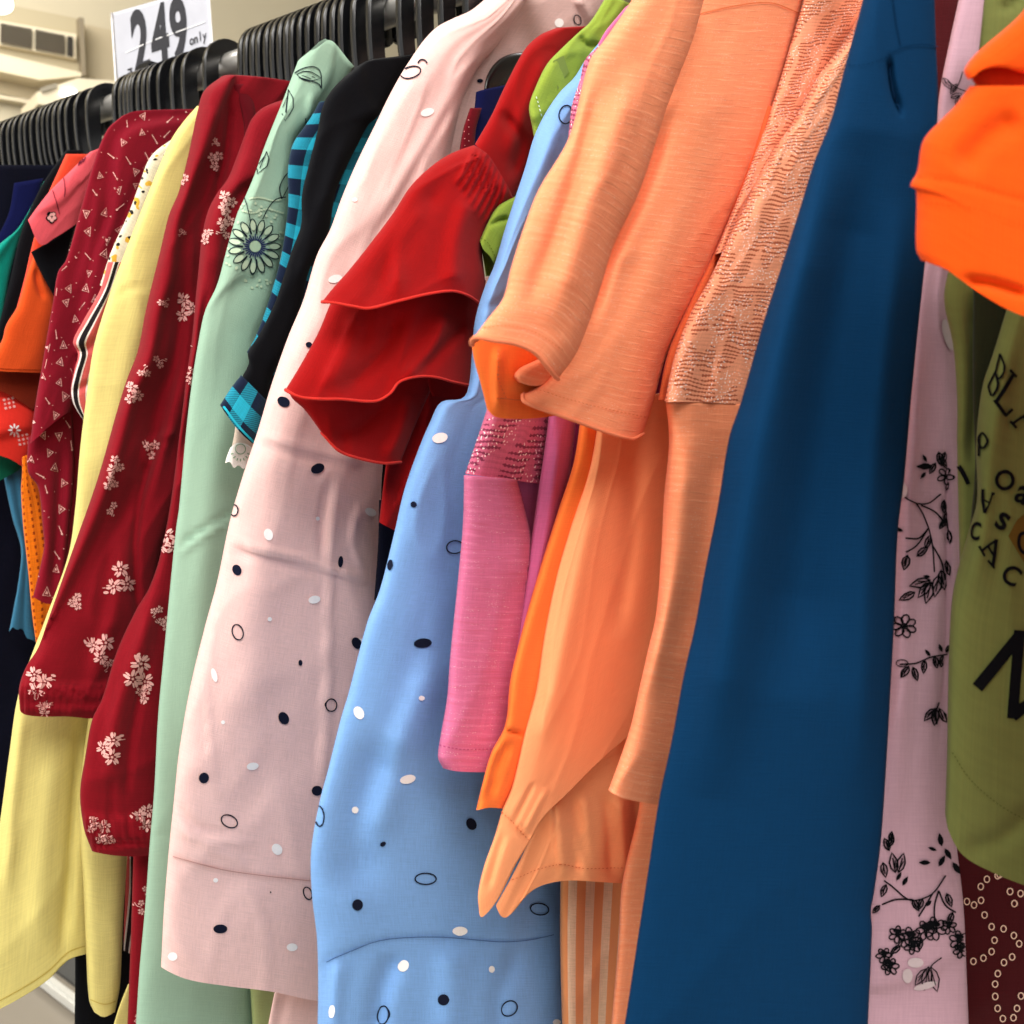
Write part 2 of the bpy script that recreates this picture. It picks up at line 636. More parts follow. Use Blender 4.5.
def body(parent, mat, x, zb, y1=-0.12, y2=0.2, zt=None, seed=0.0, th=0.006, name='body'):
    """front and back of a garment hanging below its hanger: sloped shoulders, soft vertical folds, open hem"""
    zt = (RAIL_Z - 0.23) if zt is None else zt
    nu, nv = 26, 24
    verts, uvs, faces = [], [], []
    cy = 0.0
    for i in range(nv + 1):
        v = i / nv
        for side in (1, -1):
            js = range(nu + 1) if side == 1 else range(nu - 1, 0, -1)
            for j in js:
                u = j / nu
                y = y1 + (y2 - y1) * u
                top = zt - 0.28 * max(0.0, abs(y - cy) - 0.05)
                z = top + (zb - top) * v
                e = math.sqrt(max(0, 1 - (2 * u - 1) ** 4))
                w = 0.004 * v * math.sin(u * 17 + seed) + 0.003 * noise.noise((u * 5, v * 2, seed))
                fl = 1 + 0.12 * v
                verts.append((x + side * th * e + w * e, (y - cy) * fl + cy if y > 0 else y, z))
                uvs.append((u * (y2 - y1), v * 0.7))
    rl = 2 * nu
    for i in range(nv):
        for j in range(rl):
            k = (j + 1) % rl
            faces.append((i * rl + j, (i + 1) * rl + j, (i + 1) * rl + k, i * rl + k))
    faces.append(tuple(range(rl)))
    return mesh_obj(name, verts, faces, [mat], parent, None, uvs)


def box(name, c, size, mat, parent=None, rz=0.0, bev=0.0, kind=None):
    bm = bmesh.new()
    bmesh.ops.create_cube(bm, size=1.0)
    bmesh.ops.scale(bm, vec=size, verts=bm.verts)
    if bev:
        bmesh.ops.bevel(bm, geom=bm.edges[:], offset=bev, segments=2, affect='EDGES')
    bmesh.ops.rotate(bm, cent=(0, 0, 0), matrix=Matrix.Rotation(rz, 3, 'Z'), verts=bm.verts)
    bmesh.ops.translate(bm, vec=c, verts=bm.verts)
    me = bpy.data.meshes.new(name)
    bm.to_mesh(me)
    bm.free()
    me.materials.append(mat)
    o = bpy.data.objects.new(name, me)
    COL.objects.link(o)
    attach(o, parent)
    if kind:
        o['kind'] = kind
    return o


# ------------------------------------------------------------------ light and world
w = bpy.data.worlds.new('store_air')
SC.world = w
w.use_nodes = True
w.node_tree.nodes['Background'].inputs[0].default_value = (1.0, 0.98, 0.95, 1)
w.node_tree.nodes['Background'].inputs[1].default_value = 1.1


def area(name, loc, target, sx, sy, power, col=(1, 0.97, 0.93)):
    ld = bpy.data.lights.new(name, 'AREA')
    ld.shape = 'RECTANGLE'
    ld.size, ld.size_y, ld.energy, ld.color = sx, sy, power, col
    o = bpy.data.objects.new(name, ld)
    COL.objects.link(o)
    o.location = loc
    o.rotation_euler = (Vector(target) - Vector(loc)).to_track_quat('-Z', 'Y').to_euler()
    return o


area('overhead_area_light', (-0.2, -1.9, 3.3), (-0.4, -0.2, 1.2), 3.0, 1.6, 76)
area('overhead_area_light', (-2.2, -1.3, 3.3), (-0.8, -0.2, 1.2), 1.6, 1.0, 46)
area('overhead_area_light', (1.3, -1.5, 3.2), (-0.3, -0.2, 1.2), 1.8, 1.2, 62)  # added fill from the right to brighten the coral and petrol garments
area('overhead_area_light', (-1.2, 1.6, 3.4), (-0.8, 0.4, 1.2), 2.5, 0.6, 40)
area('overhead_area_light', (-3.6, 0.4, 3.2), (-6.0, 2.0, 2.6), 1.6, 0.8, 34)
SC.view_settings.view_transform = 'Standard'
SC.view_settings.look = 'None'
SC.view_settings.exposure = 0.0

# ------------------------------------------------------------------ the store around the rack
M_wall = plain('wall_paint', (200, 190, 164), 0.85, bscale=3)
M_wall2 = plain('duct_paint', (182, 170, 140), 0.8, bscale=3)
M_wall3 = plain('panel_paint', (192, 178, 148), 0.8, bscale=3)
M_pale = plain('pale_trim_paint', (226, 214, 186), 0.7, bscale=3)
M_slit = plain('vent_shadow', (40, 35, 29), 0.8)
M_pipe = plain('pipe_paint', (138, 126, 104), 0.6)
M_floor = plain('floor_tile', (158, 150, 138), 0.5, bscale=2)
M_mat = plain('grey_floor_tile', (84, 86, 88), 0.5, bscale=8)
M_white = plain('white_enamel', (228, 228, 222), 0.4)
M_steel = plain('rail_metal', (205, 202, 196), 0.3, 0.7)
M_black = plain('black_plastic', (15, 16, 19), 0.24, bscale=30)
M_lamp = plain('lamp_glow', (255, 252, 244), 0.4, emit=4.0)

b_ = box('floor', (-1, 2, -0.02), (16, 16, 0.04), M_floor, kind='structure')
b_ = box('ceiling', (-1, 2, 3.72), (16, 16, 0.04), M_wall, kind='structure')
WP = plane_of(-4.5, 1.6, 76)


def wall_piece(name, px, out, deep, mat, parent=None, kind=None):
    """flat piece fixed on the store's end wall, standing out from it"""
    pl = (WP[0] + WP[1] * out, WP[1])
    A = onto(np.asarray(px, float), pl)
    Bk = A - WP[1] * deep
    v = list(A) + list(Bk)
    n = len(A)
    f = [tuple(range(n)), tuple(range(2 * n - 1, n - 1, -1))] + [(i, n + i, n + (i + 1) % n, (i + 1) % n) for i in range(n)]
    o = mesh_obj(name, v, f, [mat], parent, smooth=False)
    if kind:
        o['kind'] = kind
    return o


tdir = np.array([math.cos(math.radians(76)), math.sin(math.radians(76)), 0])
P0 = WP[0].copy()
P0[2] = 0
A_, B_ = P0 - 2.2 * tdir, P0 + 8 * tdir
wv = [A_, B_, B_ + (0, 0, 3.7), A_ + (0, 0, 3.7)]
wv += [v - WP[1] * 0.1 for v in wv]
o = mesh_obj('wall_left', wv, [(0, 1, 2, 3), (7, 6, 5, 4), (0, 4, 5, 1), (1, 5, 6, 2), (2, 6, 7, 3), (3, 7, 4, 0)], [M_wall], None, smooth=False)
o['kind'] = 'structure'
wall_piece('trim_1', [(-20, -1), (81, 19), (83, 73), (-20, 49)], 0.12, 0.12, M_wall2, kind='structure')
wall_piece('trim_2', [(85, 24), (116, 31), (320, 72), (322, 130), (118, 84), (86, 76)], 0.05, 0.05, M_wall3, kind='structure')
wall_piece('trim_3', [(-20, 49), (83, 73), (83, 76), (40, 80), (-20, 67)], 0.16, 0.16, M_pale, kind='structure')
wall_piece('trim_4', [(-20, 66), (38, 80), (38, 101), (-20, 89)], 0.03, 0.03, M_wall3, kind='structure')
wall_piece('trim_5', [(-20, 91), (38, 101), (38, 105), (-20, 95)], 0.06, 0.06, M_pale, kind='structure')
wall_piece('trim_6', [(79, 17), (84, 18), (86, 75), (82, 76)], 0.17, 0.17, M_pipe, kind='structure')
vent = thing('air_vent', 'beige rectangular air vent with dark slats high on the store wall', 'vent', tuple(onto(np.array([[35.0, 58]]), WP)[0]))
vo = 0.17
wall_piece('frame', [(-20, 17), (76, 34), (76, 59), (-20, 41)], vo - 0.015, 0.04, M_pale, vent)
wall_piece('louver_panel', [(1, 23), (32, 29), (32, 48), (1, 42)], vo, 0.02, M_slit, vent)
wall_piece('louver_panel', [(36, 29.5), (65, 35.5), (65, 54), (36, 48.7)], vo, 0.02, M_slit, vent)
wall_piece('louver_panel', [(68, 36), (73, 37), (73, 56), (68, 55)], vo, 0.02, M_slit, vent)
M_slat = plain('vent_slat', (112, 102, 84), 0.7)
for k in range(6):
    for (xa, ya, xb, yb) in ((1, 24, 32, 30), (36, 30.5, 65, 36.3)):
        dy = k * 3.1 + 1.2
        wall_piece('slat', [(xa, ya + dy), (xb, yb + dy), (xb, yb + dy + 1.1), (xa, ya + dy + 1.1)], vo + 0.006, 0.008, M_slat, vent)
# box-shaped light fitting under the duct and the round lamp in the corner
b_ = box('wall_back', (-1, 9.6, 1.85), (16, 0.1, 3.7), M_wall, kind='structure')
fx = thing('light_fitting', 'white boxy ceiling fitting below the vent, just above the black hangers', 'light fitting', tuple(onto(np.array([[75.0, 95]]), WP)[0]))
wall_piece('housing', [(37, 92), (78, 78), (118, 81), (117, 92), (60, 106), (38, 104)], 0.5, 0.3, M_pale, fx)
wall_piece('diffuser', [(60, 92), (73, 88), (77, 92), (64, 96)], 0.515, 0.02, M_lamp, fx)
wall_piece('side_panel', [(40, 88), (56, 83), (58, 87), (42, 92)], 0.512, 0.02, plain('fitting_grey', (150, 142, 124), 0.6), fx)
lp = onto(np.array([[-2.0, 3.0]]), plane_of(-3.0, 1.0, 76))[0]
bm = bmesh.new()
bmesh.ops.create_uvsphere(bm, u_segments=24, v_segments=14, radius=0.04)
for v in bm.verts:
    v.co.z *= 0.85 if v.co.z > 0 else 0.7
    v.co += Vector(lp)
me = bpy.data.meshes.new('lamp_globe')
bm.to_mesh(me)
bm.free()
me.materials.append(M_lamp)
for p in me.polygons:
    p.use_smooth = True
lampo = thing('ceiling_lamp', 'glowing white ceiling lamp in the upper left corner', 'lamp', tuple(lp))
g = bpy.data.objects.new('lamp_globe', me)
COL.objects.link(g)
attach(g, lampo)
cord('lamp_rod', [lp + (0, 0, 0.03), lp + (0, 0, 0.2), np.array([lp[0], lp[1], 3.7])], 0.008, M_pipe, lampo)

# grey tile strip beyond the rack's base
b_ = box('trim_7', (-1.5, 1.6, 0.004), (7, 2.44, 0.008), M_mat, kind='structure')

# ------------------------------------------------------------------ rack
rack = thing('garment_rack', 'long metal garment rack whose round rail carries all the black hangers', 'rack', (-0.8, RAIL_Y, 0))
cord('rail', [(-2.3, RAIL_Y, RAIL_Z), (-1.0, RAIL_Y, RAIL_Z), (0.7, RAIL_Y, RAIL_Z)], 0.0125, M_steel, rack, seg=20, sub=8)
for xx in (-2.3, 0.7):
    cord('post', [(xx, RAIL_Y, 0.03), (xx, RAIL_Y, 0.8), (xx, RAIL_Y, RAIL_Z + 0.012)], 0.016, M_steel, rack, seg=16)
    box('foot', (xx, 0.05, 0.03), (0.05, 0.66, 0.05), M_white, rack, bev=0.006)
box('base_bar', (-0.8, 0.337, 0.02), (3.1, 0.022, 0.03), M_white, rack, bev=0.006)


def hanger_mesh(half, name='hanger'):
    """flat moulded hanger: wide hook over the rail, neck, two sloping shoulders with rounded ends"""
    cl = []
    r = 0.0235
    for k in range(15):
        t = math.radians(-28 + 208 * k / 14)
        cl.append((r * math.cos(t), r * math.sin(t) - 0.006))
    cl += [(-0.0235, -0.03), (-0.021, -0.052), (-0.012, -0.072), (-0.002, -0.088), (0.0, -0.10), (0.0, -0.112)]
    C = spline(cl, 40)
    tg = np.gradient(C, axis=0)
    tg /= np.linalg.norm(tg, axis=1, keepdims=True)
    nm = np.stack([-tg[:, 1], tg[:, 0]], 1)
    wd = np.interp(np.linspace(0, 1, 40), [0, .1, .5, .7, .85, 1], [.007, .012, .013, .012, .010, .012]) / 2 * 1.15
    wd[0] *= 0.5
    A, B = C + nm * wd[:, None], C - nm * wd[:, None]
    bm = bmesh.new()
    th = 0.0032

    def strip(A, B):
        vs = []
        for s in (-th, th):
            vs.append(([bm.verts.new((s, p[0], p[1])) for p in A], [bm.verts.new((s, p[0], p[1])) for p in B]))
        n = len(A)
        for i in range(n - 1):
            (a0, b0), (a1, b1) = vs
            bm.faces.new((a0[i], a0[i + 1], b0[i + 1], b0[i]))
            bm.faces.new((b1[i], b1[i + 1], a1[i + 1], a1[i]))
            bm.faces.new((a1[i], a1[i + 1], a0[i + 1], a0[i]))
            bm.faces.new((b0[i], b0[i + 1], b1[i + 1], b1[i]))
        for i in (0, n - 1):
            (a0, b0), (a1, b1) = vs
            f = (a0[i], b0[i], b1[i], a1[i])
            bm.faces.new(f if i == 0 else f[::-1])
    strip(A, B)
    ys = np.linspace(-half, half, 33)
    top = -0.104 - 0.30 * np.maximum(0, np.abs(ys) - 0.02) - 0.012 * np.maximum(0, np.abs(ys) / half - 0.85) / 0.15
    hgt = 0.026 * np.sqrt(np.clip(1 - (np.abs(ys) / (half * 1.005)) ** 10, 0.02, 1))
    strip([(y, t) for y, t in zip(ys, top)], [(y, t - h) for y, t, h in zip(ys, top, hgt)])
    bmesh.ops.bevel(bm, geom=[e for e in bm.edges if e.is_manifold and abs(e.calc_face_angle(0)) > 1.2], offset=0.0011, segments=2, affect='EDGES')
    bmesh.ops.recalc_face_normals(bm, faces=bm.faces)
    me = bpy.data.meshes.new(name)
    bm.to_mesh(me)
    bm.free()
    me.materials.append(M_black)
    for p in me.polygons:
        p.use_smooth = abs(p.normal.x) < 0.7
    return me


HM_S, HM_L = hanger_mesh(0.10), hanger_mesh(0.19)
HCOUNT = 0


def hanger(x, me, label, group=None, dz=0.0, yaw=0.0):
    global HCOUNT
    o = bpy.data.objects.new('hanger', me)
    COL.objects.link(o)
    o.location = (x, RAIL_Y, RAIL_Z + dz)
    o.rotation_euler = (0, 0, yaw)
    HCOUNT += 1
    return tag(o, label, 'hanger', group)


HP = plane_of(0, RAIL_Y - 0.024, 0.0)


def hook_x(px):
    return onto(np.array([[float(px), 150 - 0.34 * px]]), HP)[0][0]


rj = random.Random(3)
for px in (93, 81, 72, 65, 59, 54, 49, 43, 37, 31, 25, 19, 13, 7, 1, -6, -13):
    hanger(hook_x(px), HM_S, 'black plastic hanger in the packed row on the rail left of the price sign', 'hangers left of the price sign', yaw=rj.uniform(-.06, .06))
for px in (119, 126, 130, 134, 138, 143, 149, 155, 165, 177, 189, 210):
    hanger(hook_x(px), HM_S, 'black plastic hanger on the rail right in front of the white price sign', 'hangers in front of the price sign', yaw=rj.uniform(-.06, .06))
for px in (245, 251, 257, 264, 271, 278, 284, 291, 298, 306, 314, 322, 330, 338, 347, 359, 375):
    hanger(hook_x(px), HM_S, 'black plastic hanger in the packed row above the maroon and sage green sleeves', 'hangers above the sage green sleeve', yaw=rj.uniform(-.05, .05))
for px in (405, 424, 446, 470):
    hanger(hook_x(px), HM_S, 'black plastic hanger in the loose row just above the pink shoulder', 'hangers above the pink shoulder', yaw=rj.uniform(-.05, .05))

#@@PART3
# ------------------------------------------------------------------ cloths
C_pink = cloth('pink_linen', (236, 196, 190), amt=0.07, thread=(1700, 1700), bump=0.3)
C_pink_in = cloth('pink_linen_inside', (214, 178, 172), amt=0.08, thread=(900, 900), bump=0.3)
C_blue = cloth('blue_linen', (122, 166, 222), amt=0.07, thread=(1700, 1700), bump=0.3)
C_sage = cloth('sage_crepe', (152, 184, 162), amt=0.04, thread=(1500, 1500))
C_olive_pale = cloth('pale_green_cotton', (168, 180, 122), amt=0.05)
C_yellow = cloth('yellow_cotton', (222, 208, 128), amt=0.06, thread=(900, 900))
C_maroon = cloth('maroon_rayon', (130, 12, 26), amt=0.08, sheen=0.1)
C_maroon_d = cloth('dark_maroon_rayon', (104, 10, 24), amt=0.08, sheen=0.1)
C_tri = cloth('maroon_printed_rayon', (128, 14, 34), amt=0.08, sheen=0.1)
C_red = cloth('red_crepe', (150, 7, 9), amt=0.06, sheen=0.12)
C_red_in = cloth('red_crepe_inside', (140, 8, 12), amt=0.06, sheen=0.1)
C_redhem = cloth('red_overlock_thread', (214, 50, 42), amt=0.3)
C_lime = cloth('lime_cotton', (138, 160, 58), amt=0.08)
C_mag = cloth('magenta_rib', (206, 106, 144), 'rib', amt=0.08)
C_mag_p = cloth('magenta_jersey', (202, 100, 148), amt=0.06)
C_maglace = cloth('magenta_lace', (206, 106, 138), 'lace', col2=(120, 44, 72), bump=0.5)
C_coral = cloth('coral_rib', (255, 150, 106), 'rib', amt=0.08, bump=0.35)
C_coral_p = cloth('coral_jersey', (255, 162, 110), amt=0.05)
C_coral_in = cloth('coral_inside', (252, 122, 52), amt=0.05)
C_corlace = cloth('coral_lace', (240, 158, 122), 'lace', col2=(158, 62, 30), bump=0.6)
C_navy = cloth('petrol_crepe', (0, 46, 82), amt=0.05, sheen=0.0)
C_black = cloth('black_cotton', (8, 9, 14), amt=0.1, sheen=0.02)
C_plaid = cloth('turquoise_plaid', (38, 176, 206), 'plaid', col2=(14, 22, 48))
C_lilac = cloth('lilac_cotton', (190, 152, 166), amt=0.05)
C_lilac_hem = cloth('lilac_hem_cotton', (180, 130, 140), amt=0.05)
C_tee = cloth('olive_jersey', (102, 107, 56), amt=0.06, thread=(1200, 200))
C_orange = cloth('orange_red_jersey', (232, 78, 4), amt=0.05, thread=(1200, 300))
C_orange_in_shade = cloth('orange_red_inside_shade', (180, 40, 4), amt=0.05)  # jersey darkened: shading under the rolled hem put into the colour
C_ringed = cloth('deep_maroon_jersey', (66, 8, 14), amt=0.06)
C_strip = cloth('cream_orange_stripe', (226, 190, 160), 'stripe', col2=(222, 140, 88), extra=0.0225)
C_dknavy = cloth('midnight_cotton', (6, 8, 26), amt=0.1, sheen=0.05)
C_royal = cloth('royal_blue_cotton', (10, 16, 66), amt=0.1, sheen=0.05)
C_teal = cloth('teal_jersey', (0, 138, 122), amt=0.06)
C_dkgreen = cloth('bottle_green_jersey', (0, 84, 62), amt=0.06)
C_rust = cloth('rust_orange_jersey', (214, 78, 26), amt=0.05)
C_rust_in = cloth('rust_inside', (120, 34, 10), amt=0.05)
C_vermil = cloth('vermilion_jersey', (226, 70, 44), amt=0.05)
C_rosy = cloth('coral_pink_cotton', (218, 86, 96), amt=0.06)
C_steel = cloth('steel_blue_crinkle', (58, 120, 154), 'crinkle')
C_oknit = cloth('orange_open_knit', (238, 120, 16), 'knit', col2=(150, 52, 4))
C_redprint = cloth('scarlet_cotton', (222, 48, 36), amt=0.06)
C_floral = cloth('white_floral_cotton', (222, 214, 194), 'floral', col2=(214, 168, 60))
C_tie = cloth('striped_tie_cotton', (208, 92, 92), 'tie', extra=0.015)
C_lacew = cloth('white_crochet', (238, 234, 228), amt=0.1)
C_beige = cloth('beige_cotton', (206, 186, 170), amt=0.1)

K_navy = ink('navy', (22, 26, 44))
K_white = ink('white', (248, 244, 242))
K_rose = ink('rose_white', (236, 178, 172))
K_black = ink('black', (10, 11, 15))
K_bead = ink('bead', (206, 222, 196), 0.4)

HANG_Z = RAIL_Z - 0.1


def root(name, label, cat, v, group=None, x=None, y=RAIL_Y):
    return thing(name, label, cat, (XX(v) if x is None else x, y, HANG_Z), group)


def seam(mat, pts, on=2.6, off=1.6, w=0.8):
    return (mat, dashes(pts, w, on, off))


def line(mat, pts, w=0.9):
    return (mat, strokes(pts, w))


# ---------- far left bundle
t = root('shirt', 'midnight navy shirt at the far left, hanging deepest behind the teal sleeve', 'shirt', -1.13)
panel('body', t, C_dknavy, [(-40, 165), (-45, 500), (-50, 860)], [(70, 165), (66, 500), (62, 860)], x0=XX(-1.15), wr=(.003, 18))
panel('yoke', t, C_royal, [(14, 183), (8, 215), (-10, 250)], [(44, 178), (36, 205), (10, 245)], x0=XX(-1.135), thick=.005)
t = root('tunic', 'steel blue crinkled tunic hanging in a narrow frilled strip at the left edge', 'tunic', -1.1)
o = panel('crinkled_panel', t, C_steel, [(3, 474), (12, 517), (21, 550), (18, 584), (14, 606), (9, 632)], [(23, 466), (26, 502), (31, 550), (33, 591), (36, 628), (40, 646)],
          B=[(13, 627), (17, 630), (22, 628), (27, 638), (33, 640)], x0=XX(-1.09), res=2, thick=.006)
body(t, C_steel, XX(-1.12), .98)
t = root('top', 'bottle green top showing as a small dark corner under the scarlet print', 'top', -1.085)
panel('hem_panel', t, C_dkgreen, [(-10, 448), (-10, 470), (-10, 486)], [(24, 460), (22, 466), (19, 470)], B=[(3, 479)], x0=XX(-1.08), res=3, thick=.006)
t = root('top', 'teal top whose thin sleeve slants down at the far left edge', 'top', -1.1)
panel('sleeve', t, C_teal, [(44, 181), (19, 227), (-3, 247), (-22, 280), (-32, 330)], [(45, 184), (30, 212), (23, 230), (15, 254), (9, 280), (2, 322)],
      x0=XX(-1.1), res=3, thick=.006, folds=[('s', [(23, 222), (12, 240), (-4, 262)], 1.2, .004, 12)])
body(t, C_teal, XX(-1.125), 1.02)
t = root('shirt', 'plain black shirt seen as a dark strip right of the teal sleeve', 'shirt', -1.07)
panel('sleeve', t, C_black, [(66, 150), (42, 185), (22, 230), (10, 280), (0, 320), (-10, 352)], [(84, 150), (72, 185), (52, 220), (42, 260), (32, 300), (18, 340)], x0=XX(-1.075), res=4, thick=.006)
body(t, C_black, XX(-1.09), 1.0)
t = root('blouse', 'scarlet blouse with white block and daisy prints below the rust sleeve', 'blouse', -1.06)
sq = []
for (cx, cy) in ((8, 405), (22, 441)):
    for i in range(3):
        for j in range(3):
            sq += ell(cx - 4 + i * 4.2 + j * 0.8, cy - 5 + j * 4.2 - i * .9, 1.5, 1.4, 20, 4 if (i + j) % 2 else 8)
dz = []
for k in range(8):
    dz += ell(14 + 4.2 * math.cos(k * PI / 4), 430 + 4.2 * math.sin(k * PI / 4), 2.4, .9, k * 45, 8)
panel('sleeve', t, C_redprint, [(-12, 385), (-12, 420), (-12, 452)], [(38, 405), (33, 440), (23, 467)], B=[(10, 459)], x0=XX(-1.058), res=3, thick=.006,
      folds=[('s', [(34, 430), (14, 433), (-12, 440)], 1.0, .006, 26)], marks=[(K_rose, sq), (K_white, dz)])
body(t, C_redprint, XX(-1.066), 1.0)
t = root('tee', 'rust orange t-shirt with a wide open short sleeve at the left', 't-shirt', -1.04)
panel('shoulder', t, C_vermil, [(66, 154), (56, 176), (48, 194), (34, 238), (24, 280), (16, 310)], [(92, 154), (84, 180), (76, 205), (64, 250), (58, 285), (50, 315)], x0=XX(-1.05), res=4, thick=.006)
panel('sleeve', t, C_rust, [(34, 254), (26, 277), (22, 292), (17, 307), (6, 325), (2, 340), (-14, 368)], [(42, 262), (50, 284), (57, 300), (52, 330), (44, 373)],
      B=[(0, 371), (20, 372)], x0=XX(-1.035), res=3, thick=.012, folds=[('r', [(36, 268), (38, 285), (44, 300)], 2.5, -.004)],
      marks=[line(ink('rust_dark', (150, 48, 14)), [(-12, 366), (0, 368.5), (20, 369.5), (42, 370)], .7)])
panel('sleeve_lining', t, C_rust_in, [(-14, 364), (-14, 380), (-14, 392)], [(46, 364), (42, 392), (34, 411)], B=[(0, 391), (18, 400)], x0=XX(-1.048), res=3, thick=.004)
body(t, C_rust, XX(-1.045), 1.05)
t = root('top', 'black cap-sleeved top between the coral pink cuff and the rust sleeve', 'top', -1.02)
panel('cap_sleeve', t, C_black, [(31, 252), (40, 271), (51, 291)], [(76, 224), (66, 258), (59, 291)], T=[(56, 238)], B=[(55, 297)], x0=XX(-1.018), res=3, thick=.006)
body(t, C_black, XX(-1.028), 1.05)
t = root('blouse', 'coral pink blouse with a short cuffed sleeve and one outlined flower patch', 'blouse', -1.0)
fl = []
for k in range(5):
    fl += ell(51.5 + 2.6 * math.cos(k * 1.257 + .3), 217 + 3.2 * math.sin(k * 1.257 + .3), 2.1, 1.9, 0, 10)
fo = []
for k in range(5):
    fo += ell(51.2 + 2.9 * math.cos(k * 1.257 + .3), 217.2 + 3.6 * math.sin(k * 1.257 + .3), 3.0, 2.8, 0, 10)
panel('sleeve', t, C_rosy, [(90, 152), (64, 177), (50, 191), (38, 206), (28, 220)], [(108, 145), (94, 180), (86, 200), (78, 223)], B=[(41, 245), (56, 237)],
      x0=XX(-1.0), res=2.5, thick=.009, folds=[('s', [(80, 184), (60, 205), (34, 214)], 1.0, .003, 16)],
      marks=[(K_black, fo), (K_rose, fl), line(ink('maroon_thread', (90, 20, 40)), [(64, 178), (65, 188), (64, 197)], .8),
             line(ink('maroon_thread', (90, 20, 40)), [(53, 191), (56, 202), (59, 214)], .8),
             (ink('maroon_thread', (90, 20, 40)), sum([strokes([(76 + k * 2.4, 168 - k * 1.8), (79 + k * 2.4, 163 - k * 1.8)], .9, smooth=False) for k in range(4)], []))])
body(t, C_rosy, XX(-1.012), 1.05)
t = root('cardigan', 'bright orange open-knit cardigan strip hanging below the scarlet print', 'cardigan', -0.985)
panel('knit_front', t, C_oknit, [(22, 457), (22, 475), (21, 488), (23, 524), (28, 570), (32, 613), (37, 650)], [(29, 454), (36, 480), (44, 500), (50, 540), (56, 580), (58, 605), (48, 645)],
      x0=XX(-.985), res=3, thick=.006)

# ---------- maroon triangles
rnd = random.Random(11)
tri_polys, dash_polys = [], []
pts_used = []
for k in range(2600):
    x, y = rnd.uniform(26, 190), rnd.uniform(108, 606)
    sc = 1.0
    if any((x - a) ** 2 + (y - b) ** 2 < (13.5) ** 2 for a, b in pts_used):
        continue
    pts_used.append((x, y))
    if rnd.random() < .58:
        r = rnd.uniform(4.4, 6.0) * (0.85 if y < 200 else 1)
        a0 = rnd.choice([-PI / 2, PI / 2]) + rnd.uniform(-.5, .5)
        tr = [(x + .75 * r * math.cos(a0 + q * 2 * PI / 3), y + r * math.sin(a0 + q * 2 * PI / 3)) for q in range(3)]
        tri_polys += strokes(tr, 1.0, closed=True)
        tri_polys += [[(x + (px - x) * .42, y + (py - y) * .42) for px, py in tr]]
    else:
        a0 = rnd.choice([.8, 1.2, 2.3]) + rnd.uniform(-.3, .3)
        r = rnd.uniform(3, 5)
        dash_polys += strokes([(x - r * math.cos(a0), y - r * math.sin(a0)), (x + r * math.cos(a0), y + r * math.sin(a0))], .8, smooth=False)
        dash_polys += ell(x + r * math.cos(a0), y + r * math.sin(a0), 1.1, .9, math.degrees(a0), 8)
    for q in range(1):
        dash_polys += ell(x + rnd.uniform(5, 8), y + rnd.uniform(-6, 6), .5, .5, 0, 5)
TRI = [(K_rose, tri_polys), (K_rose, dash_polys)]
t = root('kurti', 'maroon kurti scattered with small pale triangles and darts', 'kurti', -.93)
panel('sleeve', t, C_tri, [(122, 116), (107, 130), (93, 165), (79, 215), (66, 260), (58, 272), (53, 302), (47, 336), (42, 366), (37, 394), (33, 420), (30, 444)],
      [(200, 109), (172, 170), (140, 245), (118, 300), (90, 350), (78, 385), (70, 412)], T=[(136, 111)], B=[(40, 436), (48, 428), (63, 416)],
      x0=XX(-.93), res=3, thick=.014, folds=[('s', [(190, 118), (140, 124), (122, 136), (115, 156), (113, 190), (108, 220), (95, 255), (84, 300), (78, 350)], 1.3, -.007, 40),
                                             ('r', [(100, 180), (92, 240), (76, 300)], 5, .003), ('r', [(150, 160), (125, 215), (105, 270)], 6, -.004)], marks=TRI)
panel('back_panel', t, C_tri, [(28, 438), (28, 472), (38, 487), (43, 530), (44, 546), (39, 572), (33, 597)], [(72, 405), (74, 470), (68, 540), (62, 600)], T=[(50, 420)], B=[(48, 604)],
      x0=XX(-.945), res=3, thick=.008, folds=[('r', [(62, 440), (58, 520), (52, 600)], 5, -.006)], marks=TRI)
body(t, C_maroon_d, XX(-.955), .95, y1=-.17)

# ---------- pale floral with striped tie
t = root('tunic', 'white floral tunic with pink black and white striped ties', 'tunic', -.885)
panel('collar', t, C_floral, [(175, 137), (151, 156), (139, 185), (129, 212), (111, 252), (100, 285)], [(196, 142), (178, 178), (160, 212), (148, 240), (132, 270), (118, 300)], x0=XX(-.888), res=3, thick=.006)
panel('tie', t, C_tie, [(108, 262), (100, 290), (82, 323), (73, 342), (78, 354), (74, 372), (71, 390), (74, 405), (86, 424)], [(132, 262), (122, 300), (114, 330), (106, 360), (101, 385), (98, 425)],
      x0=XX(-.878), res=2, thick=.007, folds=[('r', [(70, 352), (86, 349), (102, 338)], 3, -.005), ('r', [(110, 285), (92, 330), (80, 345)], 3, .004), ('r', [(70, 393), (86, 385), (100, 380)], 3, -.004)])
panel('lower_panel', t, C_tie, [(126, 856), (124, 905), (122, 950)], [(134, 856), (138, 905), (133, 955)], x0=XX(-.87), res=3, thick=.003)
body(t, C_dknavy, XX(-.895), .84, y1=-.10, zt=1.22)
t = root('trousers', 'black trousers whose legs show under the yellow sleeve', 'trousers', -.86)
panel('leg', t, C_black, [(75, 930), (75, 985), (74, 1060)], [(133, 840), (134, 950), (130, 1060)], x0=XX(-.875), thick=.008)
